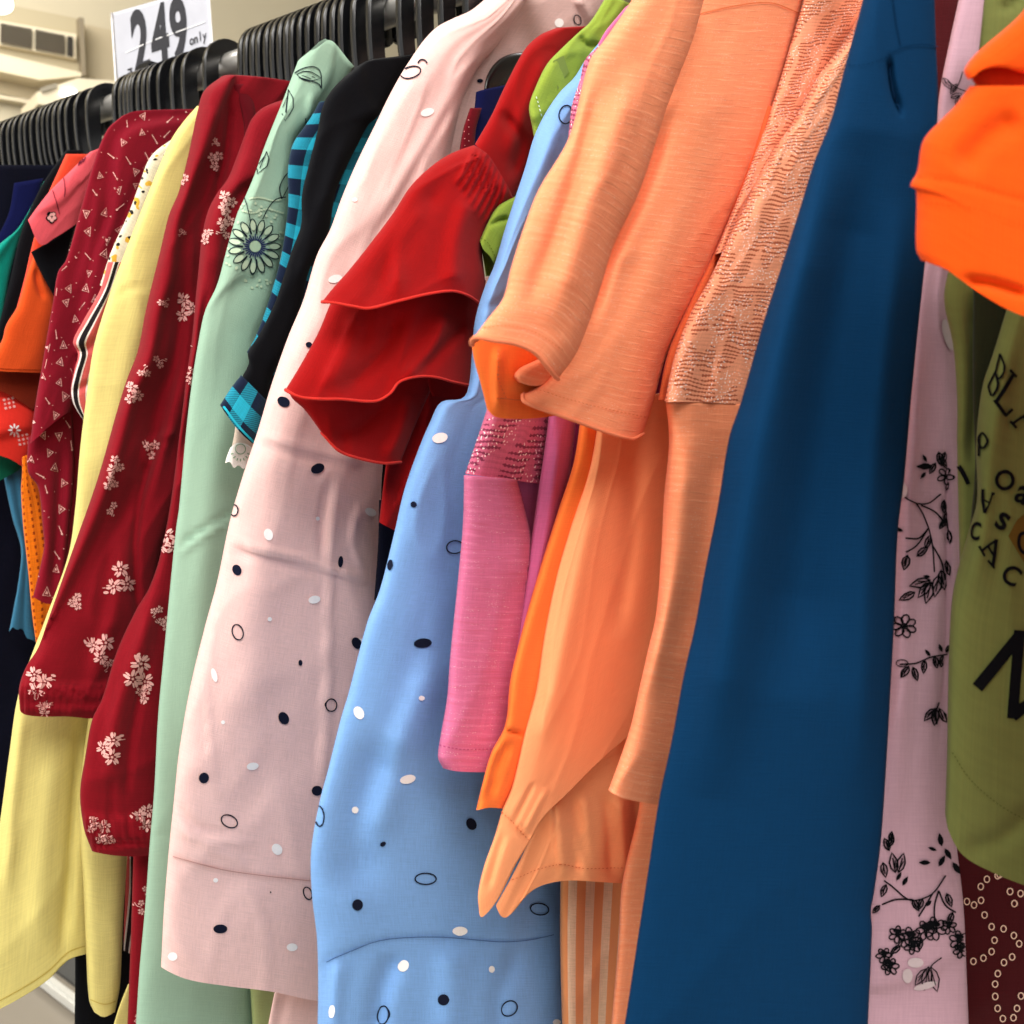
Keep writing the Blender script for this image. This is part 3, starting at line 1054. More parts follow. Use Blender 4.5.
# ---------- yellow
t = root('dress', 'plain yellow dress with long straight sleeve and curved hem', 'dress', -.84)
panel('body', t, C_yellow, [(197, 106), (184, 121), (171, 140), (149, 191), (120, 265), (108, 299), (94, 346), (86, 400), (80, 450), (75, 510), (68, 556), (45, 620), (19, 692), (9, 755), (3, 800), (-8, 880), (-22, 1018)],
      [(212, 108), (198, 200), (180, 300), (155, 420), (125, 550), (105, 650), (99, 750), (96, 850), (94, 952)], B=[(0, 1009), (27, 994), (49, 979), (68, 960)],
      x0=XX(-.845), res=5, thick=.016, wr=(.0015, 18),
      folds=[('r', [(80, 730), (72, 850), (62, 960)], 5, -.007), ('r', [(24, 700), (14, 800), (8, 900)], 6, .004), ('r', [(60, 740), (45, 860), (40, 960)], 14, .006),
             ('r', [(112, 298), (130, 288), (150, 284)], 2, -.002), ('r', [(150, 250), (125, 380), (100, 500)], 14, .005)],
      marks=[line(ink('yellow_dark', (196, 172, 84)), [(-10, 1004), (0, 1000), (27, 985), (49, 970), (68, 952), (84, 946)], .8)])
panel('sleeve', t, C_yellow, [(104, 620), (84, 750), (79, 812), (83, 880), (86, 950), (89, 1000), (94, 1012)], [(140, 620), (131, 800), (127, 860), (123, 920), (120, 985), (115, 1012)], B=[(104, 1017)],
      x0=XX(-.82), res=4, thick=.014, marks=[line(ink('yellow_dark', (196, 172, 84)), [(88, 998), (104, 1004), (118, 1000)], .8)])
panel('inner_strip', t, C_yellow, [(128, 984), (118, 1010), (104, 1060)], [(131, 984), (131, 1020), (131, 1060)], x0=XX(-.80), res=3, thick=.003)
# ---------- maroon floral pair
E1 = [(143.6, 373, 6), (133, 394, 9), (158, 361, 6), (116, 465, 8), (111, 483, 7), (152, 449, 9), (111, 508, 6), (186, 308, 12), (163, 303, 5), (120, 580, 15), (75, 602, 7), (100, 648, 13), (108, 664, 6),
      (38, 682, 13), (215, 160, 8), (216, 142, 4), (182, 179, 7), (182, 232, 4), (44, 708, 7)]
E2 = [(164, 623, 7), (167, 544, 12), (139, 674, 15), (143, 693, 8), (110, 748, 13), (104, 834, 10), (94, 826, 7), (145, 818, 11), (227, 203, 9), (225, 218, 9), (224, 232, 6), (205, 236, 7), (189, 376, 8), (156, 610, 6), (187, 345, 6)]
m1, m2 = [], []
for i, (x, y, s) in enumerate(E1):
    m1 += spray(x, y, s * 1.15, i + 40)
for i, (x, y, s) in enumerate(E2):
    m2 += spray(x, y, s * 1.15, i + 90)
gath1 = [('r', [(x, 680), (x - 1, 700), (x - 1, 716)], 1.9, .0065) for x in range(24, 112, 6)]
gath2 = [('r', [(x, 812), (x, 835), (x, 853)], 1.9, .0065) for x in range(88, 158, 6)]
t = root('kurti', 'maroon floral kurti with open front edge, its gathered cuff resting on the yellow dress', 'kurti', -.79)
panel('sleeve', t, C_maroon, [(222, 76), (204, 91), (198, 109), (188, 156), (179, 191), (169, 215), (159, 256), (146, 309), (138, 350), (126, 382), (117, 411), (103, 461), (94, 490), (73, 549), (48, 620), (38, 648), (26, 667), (19, 688), (20, 709)],
      [(296, 82), (262, 150), (238, 220), (218, 300), (204, 400), (184, 480), (160, 550), (150, 610), (132, 660), (114, 716)], T=[(230, 75), (262, 77)], B=[(27, 714), (45, 716), (70, 716), (92, 718)],
      x0=XX(-.79), res=2.4, thick=.016, wr=(.003, 26),
      folds=[('s', [(231, 80), (216, 117), (206, 148), (192, 187), (180, 226), (173, 279), (164, 309), (152, 367), (138, 396), (129, 432), (117, 473), (100, 520), (84, 556), (60, 606)], 1.5, .014, 50), ('r', [(244, 90), (234, 117), (224, 148), (211, 187), (200, 226), (194, 279), (186, 309), (174, 367), (160, 396), (150, 440), (138, 480), (120, 530), (98, 590)], 12, -.011),
             ('r', [(196, 200), (190, 300), (176, 400), (150, 500)], 6, .006), ('r', [(160, 420), (140, 500), (135, 560), (140, 630)], 4, -.007), ('r', [(120, 520), (118, 600), (90, 690)], 8, .005),
             ('r', [(20, 700), (60, 702), (110, 704)], 4, -.002), ('r', [(230, 90), (226, 150), (210, 230)], 4, -.006), ('r', [(176, 430), (150, 445), (146, 470)], 4, .005)] + gath1,
      marks=[(K_rose, m1)])
panel('collar_band', t, C_maroon_d, [(231, 84), (238, 100), (244, 130), (238, 170)], [(250, 84), (256, 110), (254, 140), (246, 172)], x0=XX(-.778), res=3, thick=.004)
body(t, C_maroon_d, XX(-.80), .72, y1=-.14)
t = root('kurti', 'maroon floral kurti with the longer gathered cuff, hanging against the sage green sleeve', 'kurti', -.74)
panel('sleeve', t, C_maroon, [(288, 98), (264, 107), (253, 117), (247, 129), (237, 156), (228, 178), (216, 195), (208, 211), (202, 236), (199, 265), (196, 294), (192, 338), (187, 373), (180, 430), (171, 500), (160, 556), (149, 588), (136, 610), (117, 651), (102, 699), (92, 720), (85, 758), (80, 793), (84, 829), (92, 851)],
      [(300, 98), (285, 150), (262, 200), (235, 270), (214, 330), (203, 400), (193, 470), (187, 540), (184, 640), (176, 740), (168, 853)], B=[(115, 855), (140, 856)],
      x0=XX(-.74), res=2.4, thick=.014, wr=(.0028, 26),
      folds=[('s', [(250, 180), (238, 188), (228, 205), (222, 240), (216, 300), (206, 360)], 1.6, .008, 30), ('r', [(206, 290), (196, 380), (180, 470)], 4, -.006),
             ('r', [(160, 590), (140, 650), (118, 720), (112, 790)], 9, .006), ('r', [(150, 660), (132, 740), (128, 800)], 3, -.004), ('r', [(112, 770), (114, 800), (112, 830)], 2, -.003),
             ('r', [(86, 845), (120, 843), (156, 842)], 3, -.004)] + gath2, marks=[(K_rose, m2)])
panel('body', t, C_maroon, [(134, 830), (132, 900), (130, 960), (126, 1060)], [(190, 830), (190, 940), (190, 1060)], x0=XX(-.758), thick=.008, marks=[(K_rose, spray(141, 907, 7, 3) + spray(146, 891, 5, 5) + spray(136, 1018, 4, 6))])
body(t, C_maroon_d, XX(-.762), .66, y1=-.12)
# ---------- sage green embroidered
K_st = ink('embroidery', (26, 34, 44))
em, bead, core = [], [], []
fx_, fy_ = 254.5, 246.5
for ringi, (n_, r0, r1, wd) in enumerate(((15, 12.5, 28, 4.6),)):
    for k in range(n_):
        a_ = 2 * PI * (k + .5 * ringi) / n_
        ca, sa = math.cos(a_), math.sin(a_)
        sx = .93
        P_ = [(r0, -wd * .5), (r0 + (r1 - r0) * .6, -wd * .75), (r1, 0), (r0 + (r1 - r0) * .6, wd * .75), (r0, wd * .5)]
        em += strokes([(fx_ + sx * (ca * p - sa * q), fy_ + sa * p + ca * q) for p, q in P_], .9)
        bead += ell(fx_ + sx * ca * (r1 - 7), fy_ + sa * (r1 - 7), 5.2, 2.6, math.degrees(a_), 10)
for k in range(28):
    a_ = 2 * PI * k / 28
    core += strokes([(fx_ + 6 * math.cos(a_), fy_ + 6.2 * math.sin(a_)), (fx_ + (10.5 + 2.2 * (k % 2)) * math.cos(a_), fy_ + (10.5 + 2.2 * (k % 2)) * math.sin(a_))], 1.3, smooth=False)
em += strokes([(262, 219), (269, 206), (276, 199), (285, 197)], 1.0) + strokes([(250, 222), (247, 205), (245, 198)], .8)
em += strokes([(281, 199), (279, 188), (283, 178), (288, 172)], 1.0) + strokes([(281, 199), (285, 192), (288, 184), (288, 174)], .8)
em += leaf(297, 75, 24, 8, w=.9) + strokes([(293, 75), (303, 69), (314, 67), (320, 72), (321, 87)], 1.0) + strokes([(299, 78), (310, 81), (318, 84), (321, 88)], 1.0)
em += leaf(289, 90, 31, 98, w=.9) + leaf(267, 152, 24, 112, w=.9) + strokes([(305, 118), (306, 124), (309, 120)], .8)
for k in range(70):
    a_ = rnd.uniform(0, 2 * PI)
    rr = rnd.uniform(27, 40)
    bx_, by_ = fx_ + rr * math.cos(a_) * .9, fy_ + rr * math.sin(a_) * 1.1
    bead += ell(bx_, by_, 1.6, 1.2, rnd.uniform(0, 180), 8)
for k in range(16):
    bead += ell(250 + k * 2.0, 199 - 1.5 * math.sin(k * .4), 1.2, 1.0, 0, 8) + ell(243 + k * 2.6, 211 + 2 * math.sin(k * .5), 1.3, 1.0, 0, 8)
t = root('kurti', 'sage green kurti with black-outlined embroidered flower on the upper sleeve', 'kurti', -.68)
panel('sleeve', t, C_sage, [(298, 61), (293, 74), (281, 105), (265, 145), (254, 176), (245, 197), (237, 214), (226, 252), (217, 285), (205, 311), (198, 344), (192, 382), (186, 432), (179, 508), (176, 529), (170, 588), (164, 652), (158, 717), (154, 793), (150, 840), (145, 908), (139, 976), (134, 1060)],
      [(354, 66), (332, 100), (306, 127), (294, 145), (291, 200), (279, 265), (268, 314), (258, 347), (264, 400), (272, 500), (272, 700), (264, 900), (252, 1060)],
      T=[(310, 52), (326, 39), (336, 46), (342, 56)], x0=XX(-.68), res=4, thick=.016, wr=(.001, 14),
      folds=[('s', [(205, 312), (216, 298), (232, 284), (246, 276)], 1.5, -.003, 20), ('r', [(177, 548), (205, 528), (238, 510)], 2.2, -.003), ('r', [(178, 556), (205, 535), (238, 516)], 3, .002),
             ('r', [(150, 838), (165, 834), (176, 836)], 2, -.002), ('s', [(332, 56), (328, 80), (314, 104), (306, 126)], 1.2, .004, 25), ('r', [(309, 90), (308, 108), (306, 126)], 3, .004),
             ('r', [(240, 330), (215, 480), (200, 640), (190, 800)], 16, .005)],
      marks=[(ink('petal_thread', (186, 208, 180)), bead), (K_st, em), (ink('navy_thread', (38, 48, 92)), core), (ink('sage_disc', (176, 206, 176)), ell(254.5, 246.5, 5.5, 5.6))])
body(t, C_sage, XX(-.695), .55, y1=-.10)
t = root('kurti', 'pale yellow-green kurti glimpsed below the pink sleeve beside the sage hem', 'kurti', -.665)
panel('body', t, C_olive_pale, [(246, 940), (250, 985), (254, 1060)], [(300, 940), (298, 985), (290, 1060)], x0=XX(-.663), res=4, thick=.006)
# ---------- plaid and black
t = root('shirt', 'turquoise and navy plaid shirt lining both edges of the black sleeve', 'shirt', -.65)
panel('front', t, C_plaid, [(319, 102), (311, 117), (293, 144), (288, 168), (288, 205), (281, 256), (268, 303), (255, 338), (247, 352)], [(398, 90), (386, 118), (370, 150), (352, 192), (333, 240), (318, 300), (300, 355), (285, 402)],
      x0=XX(-.648), res=3, thick=.010, wr=(.002, 20))
body(t, C_plaid, XX(-.66), .8, y1=-.05)
t = root('shirt', 'black shirt with long sleeve ending in a turned-back plaid cuff', 'shirt', -.62)
panel('sleeve', t, C_black, [(356, 67), (338, 83), (327, 97), (321, 112), (318, 129), (308, 168), (302, 195), (301, 225), (291, 253), (276, 300), (260, 333), (248, 353), (249, 363), (242, 377)],
      [(416, 54), (402, 74), (386, 102), (377, 118), (369, 124), (357, 146), (345, 170), (335, 195), (327, 239), (310, 268), (302, 302), (286, 350), (272, 378), (267, 404)],
      T=[(370, 60), (392, 58)], B=[(254, 390)], x0=XX(-.625), res=3.5, thick=.014, wr=(.002, 20), folds=[('s', [(362, 66), (366, 88), (372, 104), (378, 112)], 1.2, .004, 20), ('r', [(350, 120), (325, 200), (290, 300)], 9, .005)])
panel('cuff', t, C_plaid, [(241, 375), (231, 388), (220, 405)], [(268, 402), (261, 424), (253, 444)], T=[(254, 388)], B=[(232, 422), (242, 434)], x0=XX(-.613), res=2, thick=.012,
      marks=[line(ink('turquoise', (44, 186, 212)), [(244, 377), (256, 390), (267, 402)], 2.0), line(ink('turquoise', (44, 186, 212)), [(221, 403), (236, 424), (253, 442)], 2.2)])
body(t, C_black, XX(-.635), .8, y1=-.05)
t = root('blouse', 'beige blouse with white crochet lace edge under the plaid cuff', 'blouse', -.635)
panel('sleeve', t, C_beige, [(236, 420), (234, 436), (231, 450)], [(262, 430), (258, 446), (254, 462)], x0=XX(-.637), res=2, thick=.006)
lc = []
for (cx, cy) in ((240, 452),):
    for k in range(9):
        a_ = PI * (.02 + .98 * k / 8) 
        lc += ring(cx + 10 * math.cos(a_), cy + 12 * math.sin(a_), 2.0, 2.6, math.degrees(a_), .9, 10)
lo = panel('lace_edge', t, C_lacew, [(230, 448), (227, 456), (225, 463)], [(255, 450), (253, 460), (251, 468)], T=[(237, 443), (246, 444)], B=[(230, 462), (234, 468), (239, 465), (243, 469), (247, 466)],
           x0=XX(-.632), res=1.5, thick=.004, marks=[(ink('sage_gap', (150, 178, 150)), sum([ell(240 + 8.5 * math.cos(PI * k / 8), 450 + 10 * math.sin(PI * k / 8), 1.6, .7, 180 / 8 * k, 8) for k in range(1, 8)], []) + ring(240, 449, 5, 5, 0, 1.0, 16))])
# ---------- pink
W_, O_, D_ = [], [], []
for (x, y, a_, b_, g_) in ((446, 24, 5, 4, -20), (427, 112.5, 7, 4, -15), (354.7, 200, 2.5, 2, 0), (334.7, 279, 7, 4, -15), (370, 512, 6, 4, 25), (317, 518.5, 2, 2, 0), (268, 534.5, 4.5, 6, -15), (313.7, 599.5, 6, 4, -12),
                           (269, 619, 2.2, 2.2, 0), (214, 675, 2.8, 7, -15), (222.7, 722, 2, 2, 0), (252, 766, 6, 3.8, -8), (276.5, 849, 5, 6, -35), (169, 876, 3, 6, -15), (215, 880, 2.5, 2.3, 0), (291.5, 947, 5.5, 4, 0), (172.6, 956, 4.6, 4.3, 0), (254, 453, 3.5, 4.5, 0), (360, 640, 2, 2, 0)):
    W_ += ell(x, y, a_, b_, g_)
for (x, y, a_, b_, g_) in ((363.5, 155, 6, 3.6, -42), (308.6, 345, 3, 2.8, 0), (283.7, 402, 6.2, 5, 30), (317, 468.6, 7, 4.8, -18), (237, 570, 4.4, 5.6, -25), (340, 561.5, 2.5, 5.8, 5), (356, 643, 4.6, 6.2, -30), (299.7, 662.7, 2, 3, 0),
                           (283, 718, 5, 6.6, -30), (203.6, 777.5, 5, 5.5, 15), (316.4, 790.5, 5.4, 5, 0), (219.7, 928.6, 7, 4.4, 0), (270, 892, .8, .8, 0)):
    D_ += ell(x, y, a_, b_, g_)
for (x, y, a_, b_, g_) in ((411, 73, 10, 5.6, -18), (235, 510.6, 3.5, 5.5, 5), (237.5, 632, 5.2, 7.8, -15), (330.5, 705, 5.5, 6.2, 0), (228.6, 821, 8.6, 5.8, 28), (307, 893, 4, 6.5, -20)):
    O_ += ring(x, y, a_, b_, g_)
O_ += strokes([(418, 64), (421, 60.5), (425, 61), (427, 64)], 1.3)
K_ps = ink('pink_seam', (206, 158, 152))
t = root('kurti', 'pale pink linen kurti with scattered dots and rings, long wide sleeve', 'kurti', -.57)
panel('body', t, C_pink_in, [(522, -5), (497, 14), (476, 50), (462, 80), (452, 115), (440, 165)], [(620, -5), (598, 14), (560, 60), (525, 110), (490, 150), (466, 175)], x0=XX(-.578), res=4, thick=.010,
      folds=[('s', [(527, -5), (484, 39), (471, 60), (459, 86), (450, 140)], 2.0, .004, 20), ('r', [(575, -5), (585, 10), (592, 30)], 4, .006)],
      marks=[(K_white, ell(558.6, 23, 4.5, 4.5)), (K_navy, ring(577, 20, 3.4, 5, -20, 1.0) + ell(479.5, 81, 3, 2))])
panel('sleeve', t, C_pink, [(498, -12), (472, 10), (452, 19), (437, 27), (424, 40), (412, 57), (400, 76), (388, 98), (377, 121), (357, 162), (342, 197), (330, 230), (317, 255), (303, 301), (288, 337), (271, 386), (258, 430), (244, 472), (230, 520), (217, 582), (205, 626), (190, 688), (179, 752), (174, 799), (169, 848), (164, 908), (161, 966)],
      [(530, -12), (500, 40), (476, 70), (462, 100), (448, 165), (424, 300), (396, 390), (383, 463), (380, 540), (378, 590), (372, 680), (358, 800), (348, 900), (338, 1002)],
      B=[(191, 978), (232, 985), (273, 990), (314, 999)], x0=XX(-.57), res=4.5, thick=.020, wr=(.0018, 24), prof=4.2,
      folds=[('r', [(248, 432), (298, 447), (345, 458), (380, 462)], 2.0, .0035), ('r', [(250, 441), (298, 455), (345, 466)], 4, -.002),
             ('r', [(228, 541), (281, 554), (329, 568), (363, 579), (380, 572)], 2.0, .004), ('r', [(228, 549), (281, 562), (329, 577)], 4, -.002), ('r', [(338, 470), (332, 520), (329, 569), (327, 692), (320, 800)], 3, .003),
             ('r', [(330, 480), (322, 520), (325, 560)], 4, -.003), ('r', [(360, 500), (352, 540), (364, 577)], 3, .003), ('s', [(163, 851), (219, 868), (273, 876), (345, 882)], 1.1, -.0022, 40),
             ('r', [(210, 690), (214, 740), (216, 780)], 2, .0015), ('r', [(176, 800), (200, 826), (240, 836)], 3, -.002), ('r', [(176, 822), (200, 838), (260, 842)], 4, .002), ('r', [(200, 845), (220, 850), (250, 862)], 3, .002),
             ('s', [(520, 0), (484, 39), (470, 62), (458, 90), (446, 150), (420, 220)], 4, .012, 60), ('r', [(470, 40), (440, 110), (370, 230)], 10, .004), ('r', [(458, 80), (410, 170), (360, 260)], 5, -.003),
             ('r', [(330, 260), (300, 400), (270, 560), (230, 800)], 30, .006)],
      marks=[(K_white, W_), (K_navy, D_), (K_navy, O_), line(K_ps, [(164, 853), (219, 868), (273, 876), (310, 880), (345, 884)], .9)])
panel('hem_corner', t, C_pink, [(284, 960), (274, 995), (262, 1060)], [(335, 960), (335, 1000), (335, 1060)], x0=XX(-.59), res=4, thick=.005, folds=[('s', [(296, 980), (288, 1000), (280, 1040)], 1.5, -.003, 10)])
body(t, C_pink_in, XX(-.60), .55, y1=-.06)
# ---------- hanger and dark things between pink and red
t = root('top', 'navy blue top on a round-ended black hanger between the pink and red shoulders', 'top', -.545)
panel('shoulder', t, C_royal, [(476, 92), (474, 112), (468, 150)], [(510, 84), (500, 110), (490, 150)], T=[(482, 90)], x0=XX(-.54), res=3, thick=.004)
panel('body', t, C_dknavy, [(379, 500), (378, 545), (374, 600)], [(420, 500), (412, 545), (405, 600)], x0=XX(-.535), res=4, thick=.006)
hp = onto(np.array([[505.0, 78]]), plane_of(XX(-.545)))[0]
pl_ = plane_of(XX(-.548))
arc = [(484, 96), (485, 82), (491, 68), (501, 58), (515, 53), (535, 52), (560, 50)]
ho = tag(panel('hanger', None, M_black, arc, [(500, 100), (503, 90), (508, 84), (515, 80), (526, 78), (540, 78), (560, 78)], x0=XX(-.548), res=2, thick=.004, wr=(0, 1)),
         'black hanger shoulder rounded end peeking out left of the red sleeve', 'hanger')
t = root('blouse', 'dark red sparkly blouse sliver between the pink sleeve and the red ruffle', 'blouse', -.535)
panel('sleeve', t, C_maroon_d, [(470, 108), (463, 130), (458, 160)], [(482, 108), (476, 130), (474, 165)], x0=XX(-.532), res=2, thick=.004, marks=[(K_rose, sum([ell(464 + 5 * math.sin(k * 2.1), 118 + k * 2.3, .5, .5, 0, 5) for k in range(18)], []))])
# ---------- red ruffle
t = root('blouse', 'red blouse with layered flared ruffle sleeve', 'blouse', -.49)
gat = [('r', [(476 + k * 4.2, 140 + k * 5.8), (470 + k * 4.2, 158 + k * 6.5), (455 + k * 4.4, 185 + k * 7)], 2.2, .0035) for k in range(8)]
panel('shoulder', t, C_red, [(556, 28), (540, 35), (525, 49), (506, 84), (491, 116), (475, 144)], [(590, 26), (572, 50), (552, 90), (544, 135), (530, 165), (512, 200)], T=[(572, 27)], B=[(487, 156), (498, 172)],
      x0=XX(-.49), res=3, thick=.016, folds=[('r', [(500, 110), (520, 140), (512, 180)], 6, -.004), ('r', [(550, 50), (525, 110), (508, 160)], 8, .004)])
RH = (.0008, C_redhem, 'hem_stitching')
panel('ruffle', t, C_red, [(474, 145), (452, 153), (433, 165), (411, 186), (393, 214), (372, 243), (351, 271), (337, 288), (327, 302)], [(512, 196), (514, 203), (498, 214), (487, 230), (482, 250), (484, 285), (480, 306)],
      T=[(487, 155), (498, 172), (506, 186)], B=[(341, 303), (358, 306), (374, 308), (402, 301), (432, 294), (453, 292), (468, 297)], x0=XX(-.472), res=3, thick=.018, flare=.016, wr=(.002, 22), hem=RH,
      folds=gat + [('r', [(450, 175), (410, 230), (372, 305)], 10, -.004), ('r', [(470, 190), (456, 240), (452, 292)], 10, .006), ('r', [(430, 200), (400, 250), (402, 300)], 8, .004)])
panel('ruffle', t, C_red, [(345, 280), (330, 305), (320, 330), (304, 362), (289, 390)], [(486, 280), (482, 305), (475, 338), (468, 386)], B=[(305, 397), (325, 399), (343, 399), (376, 401), (390, 394), (399, 383), (415, 378), (432, 378), (452, 383)],
      x0=XX(-.478), res=3, thick=.016, flare=.012, wr=(.002, 26), hem=RH,
      folds=[('r', [(400, 310), (385, 350), (345, 395)], 8, -.005), ('r', [(445, 310), (430, 350), (398, 384)], 7, .006), ('r', [(360, 310), (350, 350), (330, 390)], 9, .004), ('r', [(470, 320), (440, 350), (415, 376)], 6, -.004)])
panel('ruffle_lining', t, C_red_in, [(425, 370), (428, 385), (432, 396)], [(472, 370), (470, 388), (467, 399)], B=[(448, 398)], x0=XX(-.486), res=2.5, thick=.003)
panel('ruffle', t, C_red, [(300, 378), (290, 394), (305, 410), (322, 433)], [(438, 375), (428, 396), (414, 428), (400, 462)], B=[(338, 450), (354, 457), (382, 463)], x0=XX(-.492), res=3, thick=.012, flare=.006, wr=(.002, 24), hem=RH,
      folds=[('r', [(390, 400), (365, 425), (330, 442)], 8, -.004), ('r', [(410, 395), (400, 430), (385, 460)], 7, .005)])
panel('body', t, C_red_in, [(402, 375), (388, 450), (379, 522)], [(474, 370), (446, 440), (404, 535)], B=[(394, 530)], x0=XX(-.505), res=3, thick=.010, folds=[('s', [(425, 400), (417, 445), (405, 480)], 1.4, -.006, 20)])
body(t, C_red_in, XX(-.515), .8, y1=-.02)
# ---------- lime
t = root('top', 'lime green cotton top with small rolled sleeve behind the light blue sleeve', 'top', -.46)
panel('shoulder', t, C_lime, [(604, 0), (590, 22), (579, 32), (560, 50), (547, 64), (536, 86), (529, 107), (532, 126), (534, 138)], [(632, 4), (616, 35), (606, 60), (592, 85), (575, 120), (556, 150)], T=[(615, -2)],
      x0=XX(-.458), res=3, thick=.012, wr=(.003, 30), folds=[('r', [(578, 34), (586, 44), (602, 46)], 3, -.004), ('s', [(556, 58), (563, 75), (570, 90)], 2, .004, 20)],
      marks=[seam(K_bead, [(536, 97), (539, 108), (541, 116)], 2, 1.5, 1.0), (ink('lime_patch', (128, 146, 70)), [[(553, 62), (563, 56), (568, 72), (557, 90)]])])
panel('sleeve', t, C_lime, [(516, 196), (498, 206), (487, 224), (480, 240)], [(530, 196), (520, 225), (508, 250), (496, 268)], B=[(484, 250), (490, 256)], x0=XX(-.458), res=2, thick=.010, wr=(.002, 30),
      folds=[('r', [(488, 226), (500, 220), (510, 218)], 2, -.004)], marks=[seam(ink('lime_dark', (106, 124, 34)), [(481, 238), (488, 244), (497, 262)], 2, 1.2, .8)])
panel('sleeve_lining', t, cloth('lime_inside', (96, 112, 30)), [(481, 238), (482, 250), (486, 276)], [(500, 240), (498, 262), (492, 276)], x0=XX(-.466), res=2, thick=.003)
# ---------- blue
W_, O_, D_ = [], [], []
for (x, y, a_, b_, g_) in ((569, 79.5, 3, 2, -30), (439.5, 438, 7.6, 5, -16), (421, 698, 3, 2.4, 0), (358.5, 712.6, 4.8, 6.6, -25), (407, 779, 8, 4.4, -14), (354.4, 809.7, 3.4, 3.4, 0), (459.3, 930.7, 7.6, 4.4, 0), (403, 965.5, 5, 6.2, 20), (332, 1011, 2.6, 6.4, 5), (491, 969, 3, 3.4, 0), (556, 1022, 4, 3, 0)):
    W_ += ell(x, y, a_, b_, g_)
for (x, y, a_, b_, g_) in ((537.7, 137.5, 5.5, 3.4, -15), (413.5, 504.5, 3, 3, 0), (390.6, 565, 2.4, 5.4, 10), (422, 643, 9, 4.8, -5), (470.6, 823.7, 5, 6.2, -30), (382.4, 843.5, 3, 2.3, -30), (356.8, 904.7, 5.3, 5.5, 0), (443, 999.4, 5.6, 5.6, 0)):
    D_ += ell(x, y, a_, b_, g_)
for (x, y, a_, b_, g_) in ((565.4, 115, 6.4, 9, 15), (454, 547, 8.5, 6.4, -5), (320, 816, 3.8, 10, 0), (424.8, 878.4, 10.6, 5.6, 0), (382.7, 1014.7, 6.2, 9.4, 10), (538.7, 908.8, 9.2, 5.8, 8), (508.6, 1008, 8.4, 7, -40)):
    O_ += ring(x, y, a_, b_, g_)
K_bs = ink('blue_seam', (78, 112, 168))
t = root('kurti', 'light blue linen kurti with scattered dots and rings, long wide sleeve', 'kurti', -.43)
panel('sleeve', t, C_blue, [(606, 36), (587, 58), (575, 77), (560, 92), (545, 114), (534, 137), (525, 168), (514, 201), (504, 232), (494, 266), (484, 289), (475, 320), (472, 352), (469, 384), (463, 398), (441, 402), (430, 422), (417, 453), (404, 491), (394, 534), (380, 589), (367, 623), (348, 695), (341, 718), (328, 770), (319, 804), (311, 852), (312, 896), (317, 940), (318, 1000), (316, 1060)],
      [(620, 40), (606, 90), (592, 140), (562, 200), (526, 270), (512, 340), (526, 420), (540, 520), (550, 700), (560, 850), (562, 940), (566, 1060)], x0=XX(-.43), res=4.5, thick=.020, wr=(.0018, 20), prof=4.2,
      folds=[('r', [(400, 740), (372, 800), (352, 900)], 26, -.006), ('r', [(440, 650), (400, 760), (370, 860)], 16, .005), ('s', [(319, 964), (348, 951), (382, 938), (440, 935), (499, 940), (560, 932)], 1.1, -.0022, 40),
             ('r', [(400, 950), (385, 990), (378, 1040)], 10, -.006), ('r', [(450, 945), (452, 990), (450, 1040)], 14, .005), ('r', [(520, 944), (500, 990), (498, 1040)], 10, -.004), ('r', [(345, 955), (340, 990), (338, 1040)], 8, .004),
             ('r', [(480, 310), (500, 300), (510, 290)], 3, -.002), ('r', [(560, 110), (510, 240), (480, 340)], 10, .005)],
      marks=[(K_white, W_), (K_navy, D_), (K_navy, O_), line(K_bs, [(318, 965), (348, 951), (382, 939), (440, 936), (499, 941), (530, 939), (562, 932)], .9)])
body(t, C_blue, XX(-.445), .5, y1=0.0)
# ---------- magenta
t = root('kurti', 'magenta pink ribbed kurti with lace band at the top of its sleeve', 'kurti', -.39)
panel('lace_shoulder', t, C_maglace, [(626, 6), (607, 30), (598, 46), (585, 60), (580, 80), (572, 105), (569, 130), (566, 156)], [(640, 12), (622, 50), (610, 100), (598, 140), (585, 160)], x0=XX(-.385), res=3, thick=.010)
panel('neck_band', t, C_mag_p, [(628, 5), (607, 29), (598, 44)], [(634, 8), (616, 34), (606, 52)], x0=XX(-.38), res=2.5, thick=.006)
panel('lace_band', t, C_maglace, [(490, 400), (478, 436), (465, 474)], [(552, 400), (548, 440), (541, 484)], B=[(497, 478)], x0=XX(-.387), res=3, thick=.012)
panel('sleeve', t, C_mag, [(464, 475), (463, 521), (459, 569), (450, 658), (447, 698), (440, 739), (438, 758), (443, 768)], [(517, 479), (525, 510), (533, 545), (536, 600), (530, 680), (520, 772)], T=[(497, 478)], B=[(457, 771), (481, 772)],
      x0=XX(-.385), res=3.5, thick=.016, wr=(.0012, 18), folds=[('s', [(515, 478), (522, 510), (531, 536), (528, 560)], 1.2, .005, 30)],
      marks=[seam(ink('magenta_dark', (170, 60, 110)), [(440, 745), (460, 749), (482, 749), (510, 748)], 2.2, 1.4, .8)])
panel('sleeve_back', t, C_mag_p, [(506, 474), (516, 530), (524, 600)], [(546, 480), (544, 530), (538, 600)], x0=XX(-.392), res=3, thick=.005)
panel('front', t, C_mag_p, [(550, 395), (547, 430), (538, 492), (531, 541), (522, 610), (508, 705)], [(578, 395), (574, 440), (566, 500), (550, 570), (536, 640), (520, 705)], x0=XX(-.378), res=3, thick=.010, folds=[('r', [(560, 420), (548, 520), (530, 620)], 4, .003)])
body(t, cloth('magenta_shade', (120, 24, 60)), XX(-.40), .8, y1=-.075)  # body coloured dark so the gap beside the coral drape looks shaded
